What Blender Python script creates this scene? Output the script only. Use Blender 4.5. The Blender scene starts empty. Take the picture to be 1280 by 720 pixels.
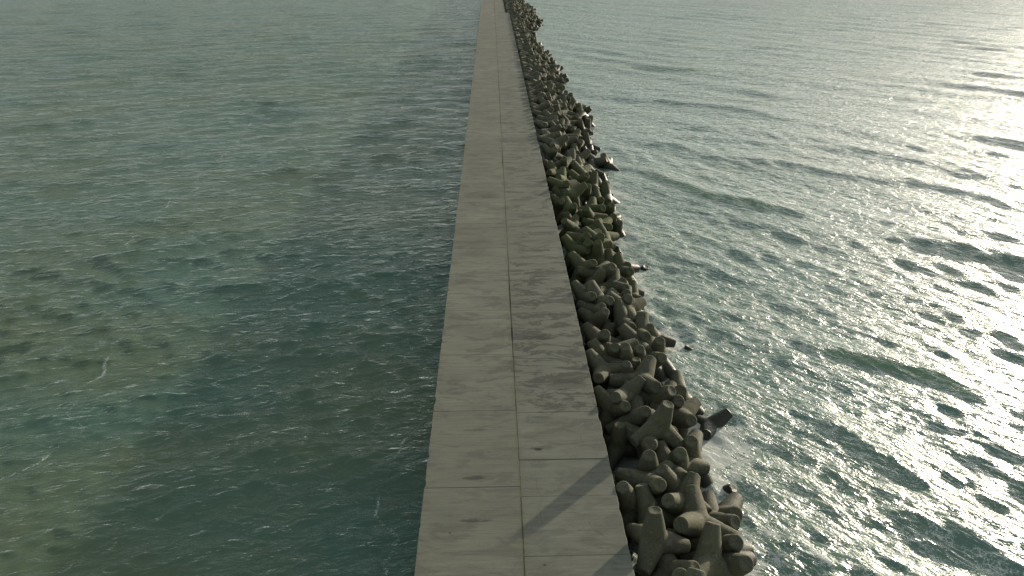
import bpy, bmesh, math, random
import numpy as np
from mathutils import Matrix, Vector, Quaternion

SC = bpy.context.scene
COL = SC.collection
WATER_Z = -2.5          # deck top is z = 0
PIER_L, PIER_R, SEAM_X = -2.72, 4.38, 0.85

# ------------------------------------------------------------------ helpers
def link(o, parent=None):
    COL.objects.link(o)
    if parent: o.parent = parent
    return o

def new_mat(name):
    m = bpy.data.materials.new(name); m.use_nodes = True
    nt = m.node_tree
    for n in list(nt.nodes): nt.nodes.remove(n)
    return m, nt

class NT:
    """tiny node-graph writer"""
    def __init__(s, nt): s.nt = nt
    def n(s, typ, ins=None, **props):
        nd = s.nt.nodes.new(typ)
        for k, v in props.items(): setattr(nd, k, v)
        for k, v in (ins or {}).items():
            sock = nd.inputs[k]
            if isinstance(v, bpy.types.NodeSocket): s.nt.links.new(v, sock)
            else: sock.default_value = v
        return nd
    def math(s, op, a, b=0.0, c=0.0, clamp=False):
        nd = s.n('ShaderNodeMath', {0: a, 1: b, 2: c}, operation=op); nd.use_clamp = clamp
        return nd.outputs[0]
    def mapping(s, vec, scale=(1, 1, 1), rot=(0, 0, 0), loc=(0, 0, 0)):
        return s.n('ShaderNodeMapping', {'Vector': vec, 'Scale': scale, 'Rotation': rot, 'Location': loc}).outputs[0]
    def noise(s, vec, scale, detail=4, rough=.55, dist=0.0, lac=2.0):
        return s.n('ShaderNodeTexNoise', {'Vector': vec, 'Scale': scale, 'Detail': detail, 'Roughness': rough,
                                          'Distortion': dist, 'Lacunarity': lac}).outputs[0]
    def ramp(s, fac, lo, hi, a=0.0, b=1.0, smooth=True):
        return s.n('ShaderNodeMapRange', {'Value': fac, 'From Min': lo, 'From Max': hi, 'To Min': a, 'To Max': b},
                   interpolation_type='SMOOTHSTEP' if smooth else 'LINEAR').outputs[0]
    def mix(s, fac, a, b, blend='MIX'):
        nd = s.n('ShaderNodeMix', data_type='RGBA', blend_type=blend)
        for k, v in ((0, fac), (6, a), (7, b)):
            if isinstance(v, bpy.types.NodeSocket): s.nt.links.new(v, nd.inputs[k])
            else: nd.inputs[k].default_value = v if k == 0 else (*v, 1.0)
        return nd.outputs[2]

# ------------------------------------------------------------------ materials
def concrete_deck():
    m, nt = new_mat('deck_concrete'); g = NT(nt)
    pos = g.n('ShaderNodeNewGeometry').outputs['Position']
    sep = g.n('ShaderNodeSeparateXYZ', {0: pos}); X, Y = sep.outputs[0], sep.outputs[1]
    rnd = g.n('ShaderNodeObjectInfo').outputs['Random']
    base = g.mix(rnd, (.190, .183, .134), (.260, .249, .190))
    # right-hand row is the greyer, more weathered pour
    right = g.ramp(X, SEAM_X - .02, SEAM_X + .02)
    base = g.mix(right, base, g.mix(.5, base, (.200, .204, .166)))
    big = g.noise(g.mapping(pos, (.35, .5, 1)), 1.0, 5, .6)
    base = g.mix(g.ramp(big, .35, .65, 0, .75), base, (.155, .153, .118))
    # transverse trowel streaks
    st = g.noise(g.mapping(pos, (.45, 9, 1)), 1.0, 6, .7, .3)
    base = g.mix(g.ramp(st, .36, .66, 0, .6), base, (.115, .113, .10))
    st2 = g.noise(g.mapping(pos, (.9, 26, 1), loc=(7, 3, 0)), 1.0, 4, .7)
    base = g.mix(g.ramp(st2, .5, .75, 0, .5), base, (.105, .103, .092))
    # worn dark patches, mostly on the sea-side row
    pt = g.noise(g.mapping(pos, (.55, 1.5, 1), loc=(2.3, 1.1, 0)), 1.0, 8, .72, .6)
    near = g.ramp(Y, 23, 26); far = g.ramp(Y, 34, 42, 1, .28)
    amt = g.math('MULTIPLY', g.math('MULTIPLY', near, far), g.ramp(X, SEAM_X - .4, SEAM_X + .6, .15, 1.3))
    amt = g.math('ADD', amt, .42)
    base = g.mix(g.math('MULTIPLY', g.ramp(pt, .47, .60), amt), base, (.068, .068, .056))
    # olive lichen blooms
    ol = g.noise(g.mapping(pos, (.8, 1.1, 1), loc=(11, 4, 0)), 1.0, 6, .7)
    base = g.mix(g.math('MULTIPLY', g.ramp(ol, .56, .7), .5), base, (.14, .14, .07))
    # pits and specks
    sp = g.noise(pos, 9.0, 5, .75)
    base = g.mix(g.ramp(sp, .62, .72, 0, .75), base, (.07, .07, .06))
    fine = g.noise(pos, 55.0, 3, .6)
    base = g.mix(g.ramp(fine, .3, .7, 0, .25), base, (.30, .29, .25))
    # moss and grime beside the long seam
    dx = g.math('ABSOLUTE', g.math('SUBTRACT', X, SEAM_X))
    wob = g.noise(g.mapping(pos, (3, 1.2, 1)), 1.0, 5, .7)
    sm = g.math('MULTIPLY', g.ramp(dx, .0, .26, 1, 0), g.ramp(wob, .40, .62))
    base = g.mix(g.math('MULTIPLY', sm, .5), base, (.145, .138, .070))
    sd = g.math('MULTIPLY', g.ramp(dx, .0, .07, 1, 0), g.ramp(wob, .62, .45))
    base = g.mix(g.math('MULTIPLY', sd, .7), base, (.08, .08, .06))
    # hairline cracks
    ck = g.n('ShaderNodeTexVoronoi', {'Vector': g.mix(.12, g.mapping(pos, (.22, .42, 0)), g.n('ShaderNodeTexNoise', {'Vector': pos, 'Scale': .9, 'Detail': 6.0}).outputs['Color']), 'Scale': 1.0}, feature='DISTANCE_TO_EDGE').outputs[0]
    ckm = g.math('MULTIPLY', g.ramp(ck, .0, .0035, 1, 0), g.ramp(big, .45, .52))
    base = g.mix(g.math('MULTIPLY', ckm, .4), base, (.07, .07, .06))
    # stains of their own shape: (x, y, half width, half length, strength)
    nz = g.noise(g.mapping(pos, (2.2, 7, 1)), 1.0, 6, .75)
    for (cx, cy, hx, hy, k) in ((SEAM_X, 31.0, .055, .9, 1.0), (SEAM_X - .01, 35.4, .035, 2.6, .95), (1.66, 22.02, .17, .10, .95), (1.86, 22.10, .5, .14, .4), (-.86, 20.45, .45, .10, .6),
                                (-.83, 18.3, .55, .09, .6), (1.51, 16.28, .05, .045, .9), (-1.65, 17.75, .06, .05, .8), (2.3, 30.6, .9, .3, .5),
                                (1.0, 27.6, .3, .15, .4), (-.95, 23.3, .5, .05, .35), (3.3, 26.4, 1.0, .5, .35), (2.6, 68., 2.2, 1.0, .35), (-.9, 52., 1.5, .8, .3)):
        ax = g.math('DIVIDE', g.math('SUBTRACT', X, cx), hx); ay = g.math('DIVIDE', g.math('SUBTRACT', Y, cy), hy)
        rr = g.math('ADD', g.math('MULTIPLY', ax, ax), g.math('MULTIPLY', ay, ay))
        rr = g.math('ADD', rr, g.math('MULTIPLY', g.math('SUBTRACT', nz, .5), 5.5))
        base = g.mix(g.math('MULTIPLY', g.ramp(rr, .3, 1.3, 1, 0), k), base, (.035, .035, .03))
    hgt = g.math('ADD', g.math('MULTIPLY', st, .5), g.math('MULTIPLY', sp, .3))
    hgt = g.math('ADD', hgt, g.math('MULTIPLY', fine, .2))
    bmp = g.n('ShaderNodeBump', {'Height': hgt, 'Strength': .45, 'Distance': .02}).outputs[0]
    b = g.n('ShaderNodeBsdfPrincipled', {'Base Color': base, 'Roughness': .88, 'Normal': bmp})
    b.inputs['Specular IOR Level'].default_value = .25
    g.n('ShaderNodeOutputMaterial', {'Surface': b.outputs[0]})
    return m

def wet_wall():
    m, nt = new_mat('wet_wall_concrete'); g = NT(nt)
    pos = g.n('ShaderNodeNewGeometry').outputs['Position']
    z = g.n('ShaderNodeSeparateXYZ', {0: pos}).outputs[2]
    n1 = g.noise(pos, .9, 6, .65); n2 = g.noise(g.mapping(pos, (2, 2, .4)), 2.0, 5, .7)
    base = g.mix(n1, (.16, .155, .135), (.26, .25, .22))
    zz = g.math('ADD', z, g.math('MULTIPLY', n2, .8))
    base = g.mix(g.ramp(zz, -1.9, -.9, 1, 0), base, (.045, .055, .03))
    b = g.n('ShaderNodeBsdfPrincipled', {'Base Color': base, 'Roughness': .7,
            'Normal': g.n('ShaderNodeBump', {'Height': n2, 'Strength': .5, 'Distance': .05}).outputs[0]})
    g.n('ShaderNodeOutputMaterial', {'Surface': b.outputs[0]})
    return m

def tetra_concrete():
    m, nt = new_mat('tetrapod_concrete'); g = NT(nt)
    pos = g.n('ShaderNodeNewGeometry').outputs['Position']
    obj = g.n('ShaderNodeTexCoord').outputs['Object']
    sep = g.n('ShaderNodeSeparateXYZ', {0: pos}); Y, Z = sep.outputs[1], sep.outputs[2]
    rnd = g.n('ShaderNodeObjectInfo').outputs['Random']
    base = g.mix(rnd, (.068, .066, .037), (.125, .120, .072))
    n1 = g.noise(obj, 1.6, 6, .65); n2 = g.noise(obj, 7.0, 5, .7)
    base = g.mix(g.ramp(n1, .38, .66, 0, .75), base, (.070, .066, .044))
    base = g.mix(g.ramp(n2, .50, .66, 0, .7), base, (.045, .043, .034))
    base = g.mix(g.ramp(g.noise(obj, 30., 3, .6), .45, .7, 0, .18), base, (.26, .25, .22))
    rs = g.noise(g.mapping(obj, (1.2, 1.2, 5)), 1.0, 4, .6)
    base = g.mix(g.ramp(rs, .58, .72, 0, .5), base, (.13, .085, .045))      # rusty streaks
    lm = g.noise(obj, 2.6, 7, .75)
    base = g.mix(g.ramp(lm, .56, .66, 0, .5), base, (.23, .22, .16))       # pale dry crust
    oy = g.n('ShaderNodeSeparateXYZ', {0: obj}); d1 = g.math('ABSOLUTE', oy.outputs[1])
    d2 = g.math('ABSOLUTE', g.math('ADD', g.math('MULTIPLY', oy.outputs[0], .577), g.math('MULTIPLY', oy.outputs[2], -.816)))
    seam = g.math('MAXIMUM', g.ramp(d1, .008, .026, 1, 0), g.ramp(d2, .008, .026, 1, 0))
    base = g.mix(g.math('MULTIPLY', seam, g.ramp(n1, .3, .6, .15, .6)), base, (.045, .043, .032))   # mould seams
    # algae: a green stretch of the mound, patchy elsewhere
    band = g.math('MULTIPLY', g.ramp(Y, 36, 43), g.ramp(Y, 58, 66, 1, 0))
    an = g.noise(pos, .8, 5, .6)
    alg = g.math('ADD', g.math('MULTIPLY', band, g.ramp(an, .28, .55, .35, .95)), g.ramp(an, .52, .72, 0, .45), clamp=True)
    base = g.mix(g.math('MULTIPLY', alg, .75), base, (.066, .078, .026))
    # weed and wet concrete near the water
    zz = g.math('ADD', Z, g.math('MULTIPLY', g.math('SUBTRACT', an, .5), 1.1))
    wet = g.ramp(zz, -1.95, -.95, 1, 0)
    base = g.mix(g.math('MULTIPLY', wet, .85), base, (.026, .026, .018))
    rough = g.math('SUBTRACT', .85, g.math('MULTIPLY', wet, .40))
    # formwork seams round the legs + pitting
    hgt = g.math('ADD', g.math('MULTIPLY', n1, .4), g.math('MULTIPLY', n2, .45))
    hgt = g.math('ADD', hgt, g.math('MULTIPLY', g.noise(obj, 40., 3, .6), .15))
    b = g.n('ShaderNodeBsdfPrincipled', {'Base Color': base, 'Roughness': rough,
            'Normal': g.n('ShaderNodeBump', {'Height': hgt, 'Strength': .9, 'Distance': .06}).outputs[0]})
    b.inputs['Specular IOR Level'].default_value = .35
    g.n('ShaderNodeOutputMaterial', {'Surface': b.outputs[0]})
    return m

def sea_water():
    m, nt = new_mat('sea_water'); g = NT(nt)
    pos = g.n('ShaderNodeNewGeometry').outputs['Position']
    sep = g.n('ShaderNodeSeparateXYZ', {0: pos}); X, Y = sep.outputs[0], sep.outputs[1]
    flat = g.mapping(pos, (1, 1, 0))
    foam = g.n('ShaderNodeAttribute', attribute_name='foam').outputs['Fac']
    glow = g.n('ShaderNodeAttribute', attribute_name='crest_glow').outputs['Fac']
    side = g.n('ShaderNodeAttribute', attribute_name='open').outputs['Fac']             # 0 = lee side, 1 = open sea
    # suspended sediment: olive clouds in teal water
    c1 = g.noise(g.mapping(flat, (.05, .085, 1), loc=(3.1, 0, 0)), 1.0, 4, .55, .4)
    c2 = g.noise(g.mapping(flat, (.28, .34, 1), loc=(1, 5, 0)), 1.0, 4, .6, .4)
    body = g.mix(g.ramp(c1, .35, .65), WATER_A, WATER_B)
    body = g.mix(g.ramp(c2, .52, .74, 0, .35), body, WATER_C)
    open_c = g.mix(g.ramp(c1, .35, .65), (.130, .212, .176), (.158, .228, .176))
    open_c = g.mix(g.ramp(c2, .56, .78, 0, .5), open_c, (.17, .22, .12))
    body = g.mix(side, body, open_c)
    body = g.mix(g.math('MULTIPLY', g.ramp(glow, .45, 1.0), .5), body, WATER_GLOW)  # sunlight shining through thin crests, painted in as a greener body colour
    # ripples
    ang = math.radians(43)
    rr = g.mapping(flat, (1, 1, 1), rot=(0, 0, ang))
    rl = g.mapping(flat, (1, 1, 1), rot=(0, 0, math.radians(-8)))
    def stack(v, s1, s2):
        a = g.noise(g.mapping(v, (.65, 1.6, 1)), 1.0, 3, .55, .6)
        b = g.noise(g.mapping(v, (s1, s2, 1)), 1.0, 4, .6, .5)
        # sharpen into little crests
        rb = g.math('SUBTRACT', 1.0, g.math('ABSOLUTE', g.math('MULTIPLY', g.math('SUBTRACT', b, .5), 2.6)))
        return a, b, rb
    ar, br, rbr = stack(rr, 1.3, 2.8); al, bl, rbl = stack(rl, 1.0, 1.9)
    def mx(a, b):
        nd = g.n('ShaderNodeMix', {0: side, 2: a, 3: b}, data_type='FLOAT'); return nd.outputs[0]
    a_, b_, rb_ = mx(al, ar), mx(bl, br), mx(rbl, rbr)
    fine = g.noise(flat, 9.0, 3, .6, .4)
    h = g.math('MULTIPLY', a_, mx(.34, .26))
    h = g.math('ADD', h, g.math('MULTIPLY', g.noise(g.mapping(flat, (.22, .75, 1)), 1.0, 3, .6, .4), g.ramp(Y, 40, 120, 0, .8)))
    h = g.math('ADD', h, g.math('MULTIPLY', b_, mx(.075, .12)))
    h = g.math('ADD', h, g.math('MULTIPLY', rb_, mx(.062, .075)))
    h = g.math('ADD', h, g.math('MULTIPLY', fine, mx(.0, .016)))
    h = g.math('MULTIPLY', h, mx(.95, 1.15))
    # foam lace
    wv = g.n('ShaderNodeTexNoise', {'Vector': flat, 'Scale': .8, 'Detail': 5.0}).outputs['Color']
    fv = g.mix(.55, flat, wv, 'ADD')
    v1 = g.n('ShaderNodeTexVoronoi', {'Vector': fv, 'Scale': 1.5}, feature='DISTANCE_TO_EDGE').outputs[0]
    v2 = g.n('ShaderNodeTexVoronoi', {'Vector': fv, 'Scale': 4.4}, feature='DISTANCE_TO_EDGE').outputs[0]
    brk = g.noise(flat, 1.3, 6, .7, .3); fb = g.noise(flat, 14.0, 4, .7)
    lace = g.math('ADD', g.math('MULTIPLY', g.math('SUBTRACT', 1.0, g.math('DIVIDE', v1, .22), clamp=True), .6), g.math('MULTIPLY', g.math('SUBTRACT', 1.0, g.math('DIVIDE', v2, .2), clamp=True), .6))
    lace = g.math('MAXIMUM', lace, 0.0)
    thr = g.math('SUBTRACT', mx(1.06, 1.16), g.math('MULTIPLY', foam, .98))
    src = g.math('ADD', g.math('MULTIPLY', lace, mx(.12, .30)), g.math('ADD', g.math('MULTIPLY', g.ramp(brk, .3, .7, .1, .75, False), mx(.35, 1.0)), g.math('MULTIPLY', g.ramp(fb, .3, .7, 0, 1, False), mx(.75, .62))))
    fm = g.ramp(g.math('SUBTRACT', src, thr), .0, .12)
    fm = g.math('MULTIPLY', fm, g.ramp(foam, .02, .12))
    fm = g.math('MULTIPLY', fm, .85)
    bump = g.n('ShaderNodeBump', {'Height': h, 'Strength': 1.0, 'Distance': 1.0}).outputs[0]
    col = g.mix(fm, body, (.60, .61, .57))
    rough = g.math('ADD', g.math('ADD', mx(.09, .30), g.math('MULTIPLY', g.ramp(Y, 20, 220, 0, .16, False), mx(.45, 1.0))), g.math('MULTIPLY', fm, .4))
    # light scattered back by the turbid water comes from a volume, so it follows the broad swell and not each ripple
    nrm = g.n('ShaderNodeNewGeometry').outputs['Normal']
    vm = g.n('ShaderNodeVectorMath', {0: nrm, 1: (0, 0, 1.1)}, operation='ADD').outputs[0]
    vn = g.n('ShaderNodeVectorMath', {0: vm}, operation='NORMALIZE').outputs[0]
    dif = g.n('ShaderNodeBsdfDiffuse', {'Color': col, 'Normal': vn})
    glo = g.n('ShaderNodeBsdfGlossy', {'Color': (1, 1, 1, 1), 'Roughness': rough, 'Normal': bump})
    fr = g.n('ShaderNodeFresnel', {'IOR': 1.333, 'Normal': bump})
    mixs = g.n('ShaderNodeMixShader', {0: g.math('MULTIPLY', g.math('MULTIPLY', fr.outputs[0], mx(.95, g.ramp(Y, 20, 90, .68, 1.0))), g.math('SUBTRACT', 1.0, g.math('MULTIPLY', fm, .8))), 1: dif.outputs[0], 2: glo.outputs[0]})
    g.n('ShaderNodeOutputMaterial', {'Surface': mixs.outputs[0]})
    return m
WATER_A = (.076, .136, .102)
WATER_B = (.104, .142, .088)
WATER_C = (.13, .148, .072)
WATER_GLOW = (.20, .29, .13)  # colour of the painted light in the wave crests

# ------------------------------------------------------------------ sea
def outer_edge(D):
    ds = [18.9, 21, 24.9, 28.5, 32.6, 42, 52, 66.7, 75.4, 84.9, 93.5, 101, 108, 118, 130, 146, 162, 180, 201, 213, 237]
    xs = [9.1, 9.1, 9.9, 9.7, 9.4, 9.6, 10, 11, 9.9, 11.5, 10.6, 9.6, 10.2, 10.4, 9.6, 8.8, 8.6, 11.4, 10.9, 11.3, 10]
    return np.interp(D, ds, xs)

def sstep(x, a, b):
    t = np.clip((x - a) / (b - a), 0, 1); return t * t * (3 - 2 * t)

def seg_dist(X, Y, pts):
    d = np.full(X.shape, 1e9)
    for (x0, y0), (x1, y1) in zip(pts[:-1], pts[1:]):
        vx, vy = x1 - x0, y1 - y0
        t = np.clip(((X - x0) * vx + (Y - y0) * vy) / (vx * vx + vy * vy), 0, 1)
        d = np.minimum(d, np.hypot(X - x0 - t * vx, Y - y0 - t * vy))
    return d

def build_sea(mat):
    ys = [-30., -15., -5., 2., 7., 9.5]
    y = 11.0
    while y < 320: ys.append(y); y += max(.085, .0058 * y)
    while y < 6000: ys.append(y); y *= 1.12
    xp = [0.]; x = 0.
    while x < 230: x += .12 if x < 22 else .12 + (x - 22) * .0085; xp.append(x)
    while x < 5000: x *= 1.2; xp.append(x)
    xp = np.array(xp); xs = np.concatenate([-xp[:0:-1], xp]); ys = np.array(ys)
    dxs = np.gradient(xs); dys = np.gradient(ys)
    X, Y = np.meshgrid(xs, ys); SP = np.maximum(*np.meshgrid(dxs, dys))
    rng = np.random.RandomState(5)
    wid_ = np.clip((Y - 330) * .8, 0, None); side = sstep(X, -2.5 - wid_, 4.2 + wid_)
    DX = np.zeros_like(X); DY = np.zeros_like(X); Z = np.zeros_like(X); SL = np.zeros_like(X)
    # slow group envelope so that single crests stand out instead of an even carpet
    env = np.ones_like(X)
    for k in range(7):
        th = rng.uniform(0, 2 * np.pi); l = rng.uniform(14, 45); env += .17 * np.cos((X * np.cos(th) + Y * np.sin(th)) * 2 * np.pi / l + rng.uniform(0, 6.28))
    env = np.clip(env, .6, 1.4)
    def waves(n, lam0, lam1, mean, spread, slope, w, chop, use_env=True):
        for i in range(n):
            l = lam0 * (lam1 / lam0) ** rng.random_sample(); k = 2 * np.pi / l
            th = mean + rng.normal() * spread
            a = slope / k * math.sqrt(2.0 / n) * (.6 + .8 * rng.random_sample())
            fade = sstep(l / SP, 2.6, 6.0) * w * (env if use_env else 1.)
            cx, cy = math.cos(th), math.sin(th)
            ph = k * (cx * X + cy * Y) + rng.uniform(0, 6.28)
            s, c = np.sin(ph), np.cos(ph)
            Z[:] += a * fade * c; DX[:] -= chop * a * fade * cx * s; DY[:] -= chop * a * fade * cy * s
            SL[:] += a * k * fade * c
    mr = math.atan2(-.73, -.68); ml = math.atan2(-.97, .12)
    waves(9, 6.5, 12., mr, .14, .036, side, 1.0)
    waves(22, 2.4, 6.5, mr, .34, .040, side, 1.0)
    waves(44, .8, 2.4, mr, .45, .100, side, .45)
    waves(30, .4, .8, mr, .6, .10, side, .8, False)
    waves(8, 5.0, 9., ml, .30, .035, 1 - side, .9)
    waves(26, 1.8, 5.0, ml, .50, .065, 1 - side, 1.1)
    waves(44, .7, 1.8, ml, .60, .15, 1 - side, 1.2)
    waves(30, .4, .7, ml, .8, .10, 1 - side, .9, False)
    front_glow = np.zeros_like(X)
    for (x0, y0), (x1, y1), h, wd in SWELLS:
        hh = h * .75
        L_ = math.hypot(x1 - x0, y1 - y0); ux, uy = (x1 - x0) / L_, (y1 - y0) / L_
        al = (X - x0) * ux + (Y - y0) * uy; pe = (X - x0) * uy - (Y - y0) * ux + .5 * np.sin(al * .45 + x0)
        win = sstep(al, -.25 * L_, .3 * L_) * (1 - sstep(al, .7 * L_, 1.25 * L_))
        pr = np.exp(-(pe / np.where(pe > 0, wd * .75, wd * 1.5)) ** 2); Z += hh * win * pr * side; front_glow = np.maximum(front_glow, win * np.exp(-((pe - .55 * wd) / (wd * 1.0)) ** 2) * (1. if h > .36 else .55))
    crest_glow = sstep(Z, .10, .48) * side + sstep(Z, .09, .26) * (1 - side)
    crest_glow = np.maximum(crest_glow * .7, front_glow * 1.0)  # mask for painted translucency: high water and near faces of the swells
    # foam density
    out = outer_edge(Y); d = X - out
    foam = np.zeros_like(X)
    f1 = np.exp(-np.clip(d - .2, 0, None) / 1.0) * (.15 + .14 * (1 - sstep(Y, 24, 34))) + np.exp(-np.clip(d, 0, None) / 4.5) * .20
    lob = np.zeros_like(X)
    for k in range(6): lob += np.cos(Y * 2 * np.pi / rng.uniform(3, 14) + X * .35 * rng.normal() + rng.uniform(0, 6.28)) / 6
    foam = np.maximum(foam, np.clip(f1 * (1 + .9 * lob), 0, .95) * (X > 4.0))
    foam += side * .30 * sstep(SL * 1.0, .22, .50)
    foam = np.maximum(foam, side * .13)
    lines = FOAM_LINES
    for pts, wd, st in lines:
        dd = seg_dist(X + .5 * np.sin(Y * .9) + .22 * np.sin(Y * 2.7 + 1), Y + .3 * np.sin(X * 1.1), pts)
        br = .55 + .45 * np.sin(Y * 1.3 + X * .7) * np.sin(Y * .37 + 2)
        foam = np.maximum(foam, np.exp(-(dd / wd) ** 2) * st * np.clip(br + .25, 0, 1))
    foam = np.maximum(foam, (1 - side) * (.20 * sstep(SL, .30, .55)))
    foam *= 1 - sstep(Y, 300, 345)
    ny, nx = X.shape
    co = np.stack([X + DX, Y + DY, WATER_Z + Z], -1).reshape(-1, 3).astype(np.float32)
    i = np.arange(ny * nx).reshape(ny, nx)
    quads = np.stack([i[:-1, :-1], i[:-1, 1:], i[1:, 1:], i[1:, :-1]], -1).reshape(-1, 4)
    me = bpy.data.meshes.new('sea')
    me.vertices.add(len(co)); me.vertices.foreach_set('co', co.ravel())
    me.loops.add(quads.size); me.loops.foreach_set('vertex_index', quads.ravel().astype(np.int32))
    me.polygons.add(len(quads)); me.polygons.foreach_set('loop_start', (np.arange(len(quads)) * 4).astype(np.int32))
    me.polygons.foreach_set('use_smooth', np.ones(len(quads), bool))
    me.update(calc_edges=True)
    for nm, arr in (('foam', foam), ('crest_glow', crest_glow), ('open', side)):
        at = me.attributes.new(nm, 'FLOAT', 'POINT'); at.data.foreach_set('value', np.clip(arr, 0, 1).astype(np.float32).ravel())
    me.materials.append(mat)
    o = link(bpy.data.objects.new('sea', me)); o['kind'] = 'structure'
    o['label'] = 'choppy grey green sea on both sides of the long concrete pier'
    return o

SWELLS = [((17.5, 34.5), (27.0, 26.6), .42, .85), ((13.0, 66.5), (25.5, 53.0), .38, 1.1), ((22, 98), (36, 88), .35, 1.5), ((11.5, 38.5), (15.5, 36.0), .25, .7),
          ((25, 70), (40, 60), .32, 1.2), ((14, 27.5), (19, 23), .25, .7), ((32, 48), (42, 40), .32, 1.0), ((18, 125), (40, 118), .4, 2.0)]
FOAM_LINES = [
    ([(-29.5, 91), (-27.7, 76), (-27.5, 66), (-27.3, 60), (-27.6, 56), (-27.2, 49)], .13,0.62),
    ([(-22.6, 36.5), (-21.7, 33.6), (-20.9, 31.2), (-20.5, 28.6), (-20.0, 26.5), (-21, 23.5)], .13,0.6),
    ([(-5.0, 30.0), (-4.3, 27.3), (-4.9, 24.6), (-4.7, 22.7), (-4.5, 21.0), (-4.45, 19.5), (-4.35, 17.5)], .11,0.58),
    ([(-12, 75), (-9, 60), (-7.5, 50), (-6.0, 40), (-5.2, 33)], .15,0.51),
]

# ------------------------------------------------------------------ pier
def slab_mesh(name, x0, x1, y0, y1, z0, z1, rough_left, rough_right, rng, mat):
    """slab with bevelled upper arris and slightly broken outer edge"""
    pts = []
    def run(ax, ay, bx, by, jit):
        n = max(1, int(math.hypot(bx - ax, by - ay) / (.22 if jit else 1.5)))
        nx_, ny_ = -(by - ay), (bx - ax); l = math.hypot(nx_, ny_); nx_ /= l; ny_ /= l
        for i in range(n):
            t = i / n; j = 0
            if jit and i: j = abs(rng.gauss(0, .008)) + (rng.uniform(.02, .06) if rng.random() < .05 else 0)
            pts.append((ax + (bx - ax) * t + nx_ * j, ay + (by - ay) * t + ny_ * j))
    run(x0, y0, x1, y0, False); run(x1, y0, x1, y1, rough_right); run(x1, y1, x0, y1, False); run(x0, y1, x0, y0, rough_left)
    cx, cy = (x0 + x1) / 2, (y0 + y1) / 2
    bm = bmesh.new(); b = .012
    def inset(p, d): return (p[0] + (d if p[0] < cx else -d) * (abs(p[0] - cx) > (x1 - x0) / 2 - .15), p[1] + (d if p[1] < cy else -d) * (abs(p[1] - cy) > (y1 - y0) / 2 - .15))
    rings = [[bm.verts.new((*p, z0)) for p in pts], [bm.verts.new((*p, z1 - b)) for p in pts], [bm.verts.new((*inset(p, b), z1)) for p in pts]]
    n = len(pts)
    for r0, r1 in zip(rings, rings[1:]):
        for i in range(n): bm.faces.new((r0[i], r0[(i + 1) % n], r1[(i + 1) % n], r1[i]))
    bm.faces.new(rings[-1]); bm.faces.new(rings[0][::-1])
    bmesh.ops.triangulate(bm, faces=[f for f in bm.faces if len(f.verts) > 4])
    me = bpy.data.meshes.new(name); bm.to_mesh(me); bm.free(); me.materials.append(mat)
    return me

def build_pier(mdeck, mwall):
    rng = random.Random(4)
    root = link(bpy.data.objects.new('breakwater_pier', None)); root.location = (0, 0, WATER_Z)
    root['label'] = 'long straight pier of weathered concrete slabs running to the top of the photo'
    root['category'] = 'pier'
    right = [12.1, 16.66, 19.42, 21.42, 24.43, 28.65, 32.99, 37.14, 41.41]
    left = [11.2, 15.6, 19.95, 24.6, 29.1, 33.54, 37.79, 41.92]
    for js in (right, left):
        while js[-1] < 182: js.append(js[-1] + 4.25 + rng.uniform(-.12, .12))
        js[-1] = 185.0
        while js[-1] < 340: js.append(js[-1] + 26)
    g = .0025
    for js, xa, xb, L_, R_ in ((right, SEAM_X + .002, PIER_R, False, True), (left, PIER_L, SEAM_X - .002, True, False)):
        for y0, y1 in zip(js, js[1:]):
            xe = xb
            if y0 >= 184.9 and xb == PIER_R: xe = 3.36
            tz = rng.uniform(-.008, .008)
            me = slab_mesh('deck_slab', xa, xe, y0 + g, y1 - g, -.42, tz, L_, R_, rng, mdeck)
            o = link(bpy.data.objects.new('deck_slab', me), root); o.location = (0, 0, -WATER_Z)
            o.rotation_euler = (0, rng.uniform(-.0012, .0012), 0)
    bm = bmesh.new()
    def box(x0, x1, y0, y1, z0, z1):
        vs = [bm.verts.new((x, y, z)) for z in (z0, z1) for x, y in ((x0, y0), (x1, y0), (x1, y1), (x0, y1))]
        for f in ((3, 2, 1, 0), (4, 5, 6, 7), (0, 1, 5, 4), (1, 2, 6, 5), (2, 3, 7, 6), (3, 0, 4, 7)): bm.faces.new([vs[i] for i in f])
    box(PIER_L + .05, PIER_R - .12, 10.9, 185.1, -6, -.424)
    box(PIER_L + .05, 3.24, 185.102, 345, -6, -.428)
    me = bpy.data.meshes.new('core_wall'); bm.to_mesh(me); bm.free(); me.materials.append(mwall)
    o = link(bpy.data.objects.new('core_wall', me), root); o.location = (0, 0, -WATER_Z)
    return root

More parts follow.
